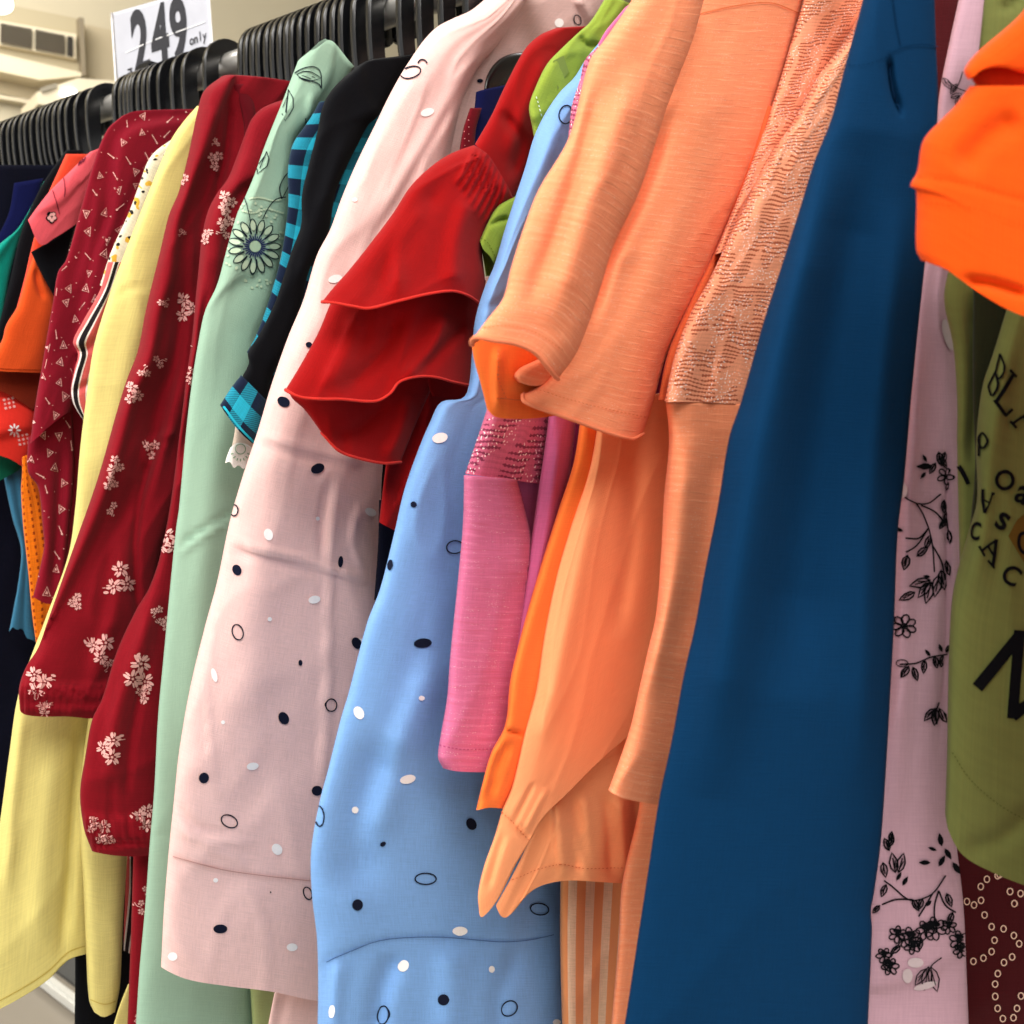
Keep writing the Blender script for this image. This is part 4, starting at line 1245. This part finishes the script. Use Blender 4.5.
# ---------- striped
t = root('trousers', 'cream and orange striped trousers between the blue sleeve and petrol kurti', 'trousers', -.40)
panel('leg', t, C_strip, [(561, 840), (560, 940), (563, 1060)], [(640, 840), (632, 940), (622, 1060)], x0=XX(-.40), res=4, thick=.012, wr=(.002, 20), folds=[('r', [(585, 1000), (600, 960), (615, 940)], 4, .003)])
# ---------- coral
K_cs = ink('coral_seam', (226, 120, 76))
t = root('kurti', 'coral orange ribbed kurti with broad folded half sleeve in the middle of the rack', 'kurti', -.34)
panel('sleeve', t, C_coral, [(640, -12), (624, 12), (606, 38), (589, 62), (569, 137), (538, 191), (522, 234), (511, 270), (503, 301), (486, 325), (472, 345)], [(706, -12), (692, 40), (668, 104), (640, 190), (614, 245), (598, 295), (578, 350), (558, 379)],
      B=[(480, 338), (500, 341), (520, 344), (538, 352), (550, 366)], x0=XX(-.306), res=3, hem=(.0010, plain('coral_edge', (244, 138, 96), .9), 'hem_band'), thick=.022, bias=.15, wr=(.0012, 18),
      folds=[('r', [(600, 80), (570, 200), (530, 310)], 7, -.003), ('r', [(640, 60), (600, 180), (556, 330)], 14, .006)], marks=[seam(K_cs, [(484, 328), (510, 326), (535, 333), (562, 350)], 2.4, 1.4, .8)])
panel('cuff_lining', t, C_coral_in, [(471, 341), (474, 360), (481, 385), (487, 409)], [(600, 335), (592, 360), (582, 390), (572, 412)], T=[(510, 330), (550, 335)], B=[(496, 417), (520, 419), (547, 417)], x0=XX(-.338), res=3, thick=.006,
      folds=[('r', [(500, 345), (498, 380), (500, 415)], 5, .004)], marks=[seam(K_cs, [(498, 350), (498, 380), (505, 398)], 2.2, 1.4, .8), line(K_cs, [(497, 398), (520, 400), (560, 398)], .8)])
panel('cuff_roll', t, C_coral, [(562, 340), (540, 358), (520, 368), (514, 376), (518, 382)], [(582, 340), (572, 360), (566, 372), (560, 378), (552, 383)], B=[(534, 386)], x0=XX(-.330), res=2, thick=.008)
panel('sleeve_fold', t, C_coral, [(690, -12), (655, 110), (620, 205), (600, 262), (580, 320), (562, 362), (545, 382), (524, 394)], [(806, -12), (778, 94), (758, 156), (730, 219), (703, 281), (668, 351), (655, 396), (643, 434)],
      B=[(529, 402), (570, 417), (632, 438)], x0=XX(-.330), res=3.5, hem=(.0010, plain('coral_edge', (244, 138, 96), .9), 'hem_band'), thick=.020, bias=.1, wr=(.0012, 18), folds=[('r', [(720, 40), (680, 200), (620, 400)], 20, .004), ('r', [(672, 110), (640, 200), (612, 262), (592, 330)], 7, -.006)],
      marks=[seam(K_cs, [(528, 387), (570, 400), (620, 412), (645, 417)], 2.4, 1.4, .8), line(K_cs, [(700, 14), (735, 6), (770, 3), (798, 13)], 1.2)])
panel('drape', t, C_coral_p, [(600, 405), (590, 467), (571, 526), (556, 578), (544, 637), (536, 690), (525, 732), (512, 787), (502, 811), (494, 838), (484, 866), (478, 893), (479, 911)],
      [(676, 390), (676, 440), (672, 500), (668, 560), (660, 620), (648, 685), (628, 736)], B=[(483, 916), (496, 902), (515, 865), (529, 842), (543, 818), (567, 794), (601, 760)], x0=XX(-.352), res=3.5, thick=.010, wr=(.0012, 14),
      folds=[('r', [(636, 440), (630, 540), (615, 640)], 10, -.004), ('p', [(500, 812), (512, 820), (530, 838)], 2.2, -.0016), ('r', [(536, 780), (522, 808), (514, 824)], 3.5, -.0016), ('r', [(550, 785), (536, 812), (526, 832)], 3.5, .0014), ('r', [(505, 830), (496, 860), (488, 890)], 4, -.002), ('r', [(600, 480), (575, 600), (545, 740)], 12, .004)],
      marks=[seam(K_cs, [(502, 812), (512, 822), (528, 840)], 2, 1.2, .9)])
panel('drape_fold', t, C_coral_in, [(582, 405), (574, 461), (559, 508), (544, 555), (530, 602), (518, 646), (510, 681), (505, 725), (491, 753), (482, 785), (476, 810)], [(612, 405), (604, 470), (586, 530), (570, 590), (556, 650), (540, 720), (524, 775), (506, 808)],
      B=[(490, 807)], x0=XX(-.362), res=3, thick=.012, folds=[('r', [(505, 730), (514, 732), (525, 735)], 2, -.004), ('r', [(510, 740), (498, 770), (492, 800)], 3, -.004), ('r', [(506, 735), (490, 765), (482, 800)], 3, .003)])
fr = [('r', [(x0_, 790), (x0_ + 4, 830), (x0_ + 8, 880)], 5, s_ * .004) for x0_, s_ in ((556, 1), (570, -1), (584, 1), (604, -1), (618, 1), (634, -1), (648, 1))]
panel('flounce', t, C_coral_p, [(546, 790), (529, 840), (512, 876), (496, 905)], [(672, 700), (664, 790), (652, 850), (636, 884)], T=[(578, 752), (622, 722)], B=[(503, 916), (509, 916), (529, 893), (546, 884), (570, 880), (604, 882)], x0=XX(-.366), res=3, thick=.008,
      folds=fr + [('s', [(570, 795), (580, 840), (592, 882)], 1.4, .005, 30)], marks=[seam(K_cs, [(512, 880), (535, 870), (560, 864), (580, 868), (610, 868), (638, 866)], 2.4, 1.4, .8)])
body(t, C_coral_p, XX(-.375), .85, y1=.02)
t = root('kurti', 'coral kurti with glittery open lace upper sleeve beside the petrol blue kurti', 'kurti', -.31)
panel('lace_yoke', t, C_corlace, [(808, -14), (797, 22), (784, 66), (772, 105), (764, 130), (735, 205), (715, 255)], [(905, -14), (880, 20), (856, 66), (830, 115), (806, 150), (780, 195), (755, 245)], x0=XX(-.318), res=3, thick=.012)
panel('front', t, cloth('coral_shade', (216, 96, 54)), [(765, 105), (752, 150), (735, 200), (715, 250), (690, 300), (668, 352), (658, 400)], [(800, 110), (790, 150), (772, 200), (752, 250), (730, 310), (712, 360), (700, 400)], x0=XX(-.322), res=4, thick=.006, wr=(.004, 24))  # coral darkened to paint in the shadow between sleeve and lace
panel('lace_sleeve', t, C_corlace, [(862, 10), (845, 41), (817, 78), (792, 123), (772, 152), (759, 176), (743, 209), (727, 242), (710, 279), (690, 316), (676, 355), (666, 402)], [(878, -5), (862, 40), (850, 80), (836, 130), (822, 172), (806, 230), (794, 271), (778, 324), (762, 380), (755, 412)],
      B=[(700, 402), (740, 405)], x0=XX(-.302), res=3, thick=.024, wr=(.002, 24))
panel('sleeve', t, C_coral, [(666, 402), (669, 441), (664, 497), (661, 555), (656, 614), (648, 650), (638, 694), (631, 725), (621, 756), (609, 789)], [(757, 404), (750, 440), (735, 520), (722, 580), (706, 670), (692, 740), (676, 806)], T=[(700, 402), (740, 404)], B=[(628, 797), (660, 803)],
      x0=XX(-.302), res=3.5, thick=.022, wr=(.0015, 18), folds=[('r', [(690, 430), (680, 560), (650, 700)], 10, .004), ('r', [(720, 430), (700, 560), (680, 660)], 12, -.004)])
panel('hem_panel', t, C_coral, [(645, 700), (640, 800), (622, 884), (618, 947), (608, 1060)], [(700, 700), (690, 800), (676, 880), (660, 960), (646, 1060)], x0=XX(-.345), res=4, thick=.010)
body(t, C_coral_p, XX(-.33), .7, y1=.04)
# ---------- petrol blue
NV = dict(x0=XX(-.227), y0=-.2, a=50)
K_nd = ink('petrol_dark', (0, 34, 66))
t = thing('kurti', 'petrol blue plain kurti panel, widest dark garment right of centre', 'kurti', (-.17, -.16, HANG_Z))
panel('front', t, C_navy, [(868, -20), (857, 22), (843, 74), (831, 120), (815, 160), (797, 218), (780, 271), (763, 324), (747, 381), (740, 405), (729, 438), (718, 505), (705, 570), (695, 626), (684, 674), (672, 739), (659, 800), (649, 865), (635, 957), (625, 1022), (618, 1060)],
      [(934, -20), (936, 44), (938, 102), (934, 180), (925, 264), (918, 330), (911, 401), (904, 482), (898, 530), (894, 626), (890, 700), (887, 753), (881, 841), (874, 894), (871, 910), (872, 930), (868, 1023), (866, 1060)],
      res=5, thick=.014, wr=(.002, 9), prof=3.2, **NV,
      folds=[('r', [(868, 130), (846, 260), (822, 400), (800, 560), (790, 700)], 34, -.011), ('r', [(835, 150), (790, 320), (745, 560), (710, 800)], 26, .010), ('r', [(900, 200), (880, 380), (866, 560), (860, 800)], 16, .005),
             ('r', [(888, 56), (889, 75), (893, 95), (900, 116)], 3, -.005), ('p', [(936, 60), (930, 210), (918, 330), (904, 482), (894, 626), (888, 740), (880, 850)], 3, .003), ('r', [(878, 908), (872, 908), (866, 910)], 4, -.004)],
      marks=[(K_nd, strokes([(891, -10), (895, 20), (900, 46)], .9)), seam(K_nd, [(845, 64), (858, 66), (872, 63), (884, 58), (893, 52)], 2.4, 1.6, .8), line(K_nd, [(893, 52), (905, 47), (920, 45), (936, 47)], .9),
             line(K_nd, [(888, 54), (888.5, 75), (892, 95), (900, 114)], 1.6)])
# ---------- lilac
def vine(base, leaves):
    out = strokes(base, 1.5)
    for l_ in leaves:
        out += leaf(*l_) if len(l_) > 4 else leaf(*l_, w=1.7)
    return out


lil = vine([(904, 496), (915, 503), (928, 503), (940, 494)], [(932, 466, 17, 178, True), (926, 462, 9, 240, True), (925, 472, 9, 130, True), (938, 452, 14, 80), (944, 452, 12, 100), (940, 458, 12, 60), (935, 463, 12, 120), (945, 490, 9, -60)])
lil += vine([(915, 503), (921, 512), (928, 528), (932, 545), (934, 572)], [(904, 531, 10, 200, True), (907, 555, 15, 100), (916, 556, 15, -40), (925, 548, 14, -70), (914, 592, 16, 150), (930, 580, 22, 165), (930, 582, 20, 130), (931, 582, 22, 105), (938, 575, 22, 100), (940, 570, 20, 80), (945, 560, 16, 70), (930, 577, 8, 190, True)])
lil += strokes([(928, 528), (918, 538), (906, 538)], 1.7) + strokes([(928, 528), (916, 545), (906, 552)], 1.6) + strokes([(932, 545), (940, 560), (944, 580)], 1.6) + strokes([(920, 505), (935, 512), (944, 524)], 1.6)
lil += vine([(943, 500), (946, 520), (948, 536)], [(943, 500, 13, 90), (946, 512, 14, 95), (948, 530, 14, 80), (944, 520, 10, 120)])
lil += petal_flower(904, 626, 12, .4, 7, 1.6) + petal_flower(945, 476, 9, .2, 5, 1.4)
lil += vine([(900, 664), (915, 663), (930, 657), (948, 654)], [(908, 666, 13, 120), (912, 667, 14, 70), (924, 660, 13, 95), (934, 656, 12, 80), (942, 655, 12, 100), (930, 656, 9, 230, True), (941, 652, 9, 250, True), (946, 652, 8, 300)])
lil += ring(902, 663, 5, 3.4, 0, 1.0) + vine([(938, 702), (935, 712), (936, 724)], [(934, 708, 16, 130), (935, 708, 17, 95), (938, 708, 16, 60)])
lil += vine([(884, 880), (892, 886), (906, 898), (915, 900), (932, 893), (945, 875)], [(889, 846, 12, -70), (889, 850, 13, -110), (895, 872, 20, -100), (898, 872, 20, -75), (902, 885, 11, -60, True), (925, 905, 7, -40), (890, 840, 9, -80)])
lil += strokes([(882, 904), (895, 899), (912, 899)], 1.7) + strokes([(932, 893), (925, 905), (918, 916)], 1.7) + strokes([(938, 890), (934, 905), (934, 922)], 1.7) + strokes([(938, 890), (945, 905), (955, 912)], 1.7)
for (x, y, s) in ((910, 938, 12), (897, 934, 9), (926, 930, 11), (934, 928, 12), (948, 926, 8), (912, 945, 9), (890, 966, 9), (884, 955, 8), (958, 940, 10), (960, 950, 8)):
    lil += petal_flower(x, y, s, x * .7, 6, 1.5) + ell(x, y - s * .4, s * .5, s * .25, 10, 10)
lil += strokes([(905, 935), (895, 948), (886, 962)], 1.2) + strokes([(941, 957), (932, 964), (926, 974)], 1.2) + leaf(928, 966, 24, 100, w=1.2) + leaf(930, 966, 26, 75, w=1.2) + leaf(926, 968, 20, 125, w=1.2)
lil += leaf(941, 846, 14, -100, True) + leaf(944, 848, 13, 60, True) + leaf(930, 862, 12, 180, True) + leaf(938, 866, 13, -60, True) + leaf(952, 862, 14, 60, True)
lil += leaf(883, 862, 15, 80, w=1.6) + leaf(886, 884, 13, 110, w=1.6) + leaf(896, 880, 10, -60, True) + leaf(912, 899, 13, 60, w=1.6) + leaf(922, 898, 12, 110, w=1.6) + leaf(946, 893, 14, 70, w=1.6)
lil += leaf(900, 945, 13, 140, w=1.6) + leaf(920, 936, 14, 95, w=1.6) + leaf(884, 958, 14, 70, w=1.6) + leaf(952, 912, 13, 110, w=1.6) + leaf(880, 905, 10, 130, w=1.5) + leaf(936, 850, 9, 200, True)
lilt = strokes([(952, 92), (958, 84), (962, 72)], 1.0) + leaf(944, 78, 14, 60) + leaf(956, 84, 12, 120) + leaf(950, 98, 12, -20) + strokes([(948, 82), (956, 88), (966, 92)], 1.0) + leaf(958, 96, 12, 100)
t = thing('dress', 'lilac pink dress printed with black leafy vines behind the petrol kurti', 'dress', (-.15, -.06, HANG_Z))
LP = dict(x0=-.146, y0=-.090, a=40)
panel('sleeve', t, C_lilac, [(930, 235), (912, 300), (900, 420), (890, 540), (880, 700), (872, 850), (862, 1060)], [(953, 235), (951, 320), (957, 360), (960, 445), (962, 494), (962, 560), (956, 640), (954, 720), (952, 790), (956, 841), (963, 900), (966, 958), (970, 1060)],
      res=4, thick=.016, wr=(.003, 14), marks=[(K_black, lil), (ink('pale_flower', (200, 182, 186)), ell(915, 962, 8, 5) + ell(907, 975, 5, 7) + ell(925, 985, 12, 3.5, -15) + ell(947, 335, 5, 16, -15) + ell(904, 490, 4, 8))],
      folds=[('r', [(946, 420), (946, 600), (938, 760)], 4, -.005), ('r', [(925, 260), (915, 420), (905, 600), (900, 820)], 10, .005), ('s', [(880, 990), (920, 980), (968, 950)], 2, -.003, 50)], **LP)
panel('shoulder', t, C_lilac, [(962, -15), (950, 40), (940, 90), (936, 130)], [(992, -15), (984, 40), (976, 90), (965, 130)], res=3, thick=.010, marks=[(K_black, lilt)], **LP)
t = thing('blouse', 'dark wine blouse showing as a thin strip between petrol blue and lilac at the top', 'blouse', (-.155, -.03, HANG_Z))
panel('shoulder', t, C_ringed, [(932, -20), (930, 40), (928, 110)], [(968, -20), (958, 40), (948, 110)], x0=-.155, y0=-.04, a=40, thick=.006)
rg = []
for (x, y) in ((763, 516), (770, 512), (805, 570), (718, 650), (706, 600), (682, 616), (742, 690), (783, 697), (818, 720), (752, 736), (742, 775), (714, 797), (680, 808), (784, 812), (812, 793), (836, 748), (763, 850), (754, 886), (754, 928), (762, 968), (780, 1003), (816, 1000), (842, 926), (828, 968), (840, 577), (820, 611), (726, 528), (705, 553), (658, 604)):
    rg += ring(774 + x / 3.413, 724 + y / 3.413, 2.7, 3.2, 0, 1.2, 14)
t = thing('dress', 'deep wine red dress dotted with small cream rings at the bottom right corner', 'dress', (-.12, 0.0, HANG_Z))
panel('skirt', t, C_ringed, [(930, 780), (935, 900), (940, 1060)], [(1060, 780), (1060, 900), (1060, 1060)], x0=-.126, y0=-.03, a=30, res=5, thick=.01, marks=[(ink('cream', (226, 190, 168)), rg)], wr=(.003, 14))
# ---------- olive tee
t = thing('tee', 'olive green t-shirt with black lettering across its front at the right edge', 't-shirt', (-.11, -.05, HANG_Z))
tx = []
for q, w_ in (([(1001, 354), (997, 371), (989.5, 386)], 1.9), ([(1001, 354), (1004.6, 366), (1003, 375), (998.5, 379), (996.5, 373)], 1.9), ([(997, 374), (998.5, 386), (993, 396), (989.5, 386)], 2.2),
              ([(1012, 375), (1004, 389), (996, 403)], 3.6), ([(1009, 370), (1015.6, 377)], 2.6), ([(995, 400), (1000, 408), (1005, 416)], 3.2), ([(1004, 416), (1011.6, 409)], 3.0),
              ([(1009, 421), (1016, 428)], 2.8), ([(1011, 424), (1020, 418), (1030, 412)], 2.8), ([(1024, 416), (1030, 430), (1036, 445)], 3.4),
              ([(980.5, 446), (980, 438), (983.8, 433), (988.4, 441), (984.5, 448), (980.5, 446)], 2.2), ([(980.3, 436), (980.2, 456)], 2.2),
              ([(984, 489), (983.6, 500), (985, 513)], 2.6), ([(985, 513), (989, 503), (992, 493)], 1.8), ([(984, 499), (989.5, 503)], 1.6), ([(983, 490), (994, 494)], 2.4),
              ([(995.5, 539), (994, 553), (992, 566)], 3.8), ([(995.5, 540), (988, 545), (981, 551)], 2.4), ([(987, 546), (993.5, 556)], 2.2), ([(979.5, 546), (984, 556)], 2.2), ([(987, 560), (994, 568)], 2.4),
              ([(1030, 535), (1021, 533), (1018, 543), (1022, 552), (1030, 553)], 3.4)):
    tx += strokes(q, w_, smooth=len(q) > 3)
tx += ring(1004, 480, 8.2, 8.6, 0, 3.8)
for (ch, x, y, s, g, k) in (('a', 1022, 495, 36, 25, .9), ('s', 1002, 521, 36, 28, 1.0), ('C', 976.5, 531, 25, 10, .55), ('C', 1011, 575, 27, 30, .95)):
    tx += text_polys(ch, x, y, s, g, bold=.02, sx=k)
tx += strokes([(977, 687), (1020, 634)], 12, smooth=False) + strokes([(1019, 630), (1012, 718)], 11, smooth=False) + strokes([(1012, 716), (1044, 690)], 11, smooth=False)
panel('back_sleeve', t, C_tee, [(950, 262), (944, 299), (953, 345), (957, 400), (957, 445), (958, 494), (960, 575)], [(1016, 262), (1006, 320), (1000, 400), (990, 480), (975, 575)], x0=-.1255, y0=-.1066, a=35, res=3.5, thick=.008,
      folds=[('r', [(974, 290), (976, 380), (972, 470)], 7, -.006)], marks=[line(K_black, [(957, 462), (963, 472), (968, 484)], 4)])
panel('inner_strip', t, cloth('olive_gap_shade', (34, 36, 16)), [(974, 262), (973, 330), (973, 400), (975, 470), (968, 545)], [(1016, 262), (1008, 330), (997, 390), (988, 450), (980, 540)], x0=-.1225, y0=-.113, a=33, res=4, thick=.004)  # added near-black sheet: painted shade for the deep gap in the tee
panel('front', t, C_tee, [(1020, 262), (1006, 311), (993, 354), (983, 384), (978, 418), (976, 450), (977, 500), (969, 530), (959, 565), (953, 592), (950, 626), (948, 690), (947, 753), (945, 812)], [(1075, 262), (1075, 400), (1075, 600), (1075, 760), (1075, 900)],
      B=[(950, 833), (964, 856), (994, 873), (1024, 885)], x0=-.1216, y0=-.121, a=30, res=4, thick=.014, wr=(.002, 12), marks=[(ink('ochre', (92, 70, 26)), [[(1008, 536), (1016, 520), (1040, 500), (1040, 590)]]), (K_black, tx), seam(ink('olive_dark', (70, 76, 30)), [(953, 752), (966, 774), (980, 789), (1000, 805), (1023, 818), (1050, 828)], 2.4, 1.6, .8)],
      folds=[('r', [(1010, 330), (990, 450), (975, 600)], 12, .004), ('r', [(960, 850), (1000, 840), (1040, 800)], 10, -.003)])
panel('shoulder', t, C_tee, [(986, -20), (980, 40), (974, 100), (986, 200), (1012, 292)], [(1075, -20), (1075, 40), (1075, 120), (1075, 200), (1075, 292)], x0=-.1216, y0=-.118, a=30, res=5, thick=.006, folds=[('r', [(1000, 10), (1010, 5), (1020, -8)], 4, -.003)])
# ---------- orange red tee
K_os = ink('orange_seam', (206, 58, 4))
QP = dict(y0=-.206, a=25)
t = thing('tee', 'bright orange-red t-shirt whose folded short sleeve juts in at the upper right', 't-shirt', (-.08, -.15, HANG_Z))
panel('sleeve', t, C_orange, [(970, 86), (955, 106), (941, 120), (923, 141), (917, 172), (910, 186), (916, 190), (916, 249), (921, 260)], [(1070, 86), (1070, 150), (1070, 200), (1070, 330)], B=[(947, 270), (960, 279), (980, 293), (1005, 308), (1030, 318)],
      x0=-.092, res=4, thick=.014, wr=(.0015, 12), folds=[('p', [(914, 177), (958, 183), (1024, 200), (1060, 206)], 3, -.0005), ('r', [(958, 172), (985, 140), (1020, 115)], 12, -.003), ('r', [(962, 281), (990, 284), (1030, 296)], 5, -.004)],
      marks=[seam(K_os, [(914, 176), (958, 182), (1024, 199), (1060, 208)], 3, 2, .9), seam(K_os, [(926, 203), (973, 209), (1024, 227), (1060, 238)], 3, 2, .9)], **QP)
panel('body', t, C_orange, [(1036, -60), (1040, 200), (1046, 500), (1050, 960)], [(1330, -40), (1340, 200), (1350, 500), (1360, 960)], x0=-.078, y0=-.19, a=40, res=9, thick=.02, wr=(.003, 10))
panel('sleeve_lining', t, C_orange_in_shade, [(967, 70), (975, 84), (990, 97)], [(1070, 60), (1070, 90), (1070, 118)], x0=-.0915, res=3, thick=.004, **QP)  # darkened strip: carries the painted shading under the rolled hem
panel('rolled_hem', t, C_orange, [(1040, -22), (1024, 10), (1006, 28), (988, 43), (972, 58), (964, 71), (968, 80)], [(1075, -10), (1074, 20), (1070, 40), (1050, 60), (1030, 74), (1008, 68), (986, 66)], B=[(975, 76)], x0=-.088, res=3, thick=.010, **QP)

# ---------- price sign
sgp = [(112, 13), (207.5, -14), (213, 60), (118, 98)]


def sg(u, v):
    a_ = np.array(sgp, float)
    p = (1 - v) * ((1 - u) * a_[0] + u * a_[1]) + v * ((1 - u) * a_[3] + u * a_[2])
    return tuple(p)


def sg_polys(polys):
    return [[sg(x, y) for x, y in p] for p in polys]


dg = []
for ch, u, v in (('2', .27, .45), ('4', .475, .45), ('9', .675, .45)):
    dg += [[sg(u + (x) * .44, v + (y) * 1.08) for x, y in p] for p in text_polys(ch, 0, 0, 1.0, 0, bold=.035, sx=.8)]
for i, ch in enumerate('only'):
    dg += [[sg(.80 + i * .045 + x * .10, .66 + (.02 if ch == 'y' else (-.03 if ch == 'l' else 0)) + y * .18) for x, y in p] for p in text_polys(ch, 0, 0, 1.0, 0, bold=.01, sx=.9)]
rup = strokes([(.12, .72), (.17, .72)], .016, smooth=False) + strokes([(.12, .765), (.17, .765)], .016, smooth=False) + strokes([(.125, .72), (.155, .735), (.155, .77), (.125, .80)], .014) + strokes([(.125, .80), (.165, .86)], .016, smooth=False)
t = thing('price_sign', 'white price sign in a clear sleeve standing above the hangers', 'sign', tuple(onto(np.array([[165.0, 70]]), plane_of(0, RAIL_Y + .03, 0))[0]))
M_paper = plain('sign_paper', (196, 198, 208), 0.25, bscale=30, bump=.4)
sl = panel('card', t, M_paper, [sgp[0], sgp[3]], [sgp[1], sgp[2]], x0=0, y0=RAIL_Y + .03, a=0, res=4, thick=.0016, wr=(.0007, 40), prof=8,
           marks=[(ink('sign_grey', (62, 62, 66)), sg_polys([]) + dg + sg_polys(rup)), (plain('film_glint', (250, 250, 252), .1), strokes([(126, 53), (150, 42), (172, 34), (200, 24), (210, 20)], 1.0))])
edge = [onto(np.array([q]), plane_of(0, RAIL_Y + .0285, 0))[0] for q in ((117, 98), (111.5, 13), (208, -14.5), (213.5, 60))]
cord('sleeve_edge', [edge[0], edge[0] * .5 + edge[1] * .5, edge[1]], .0013, K_white, t)
cord('sleeve_edge', [edge[2], edge[2] * .5 + edge[3] * .5, edge[3]], .0013, K_white, t)
box('clip', tuple((edge[0] + edge[3]) / 2 + (0, -.01, -.012)), (.03, .03, .05), M_black, t, bev=.003)
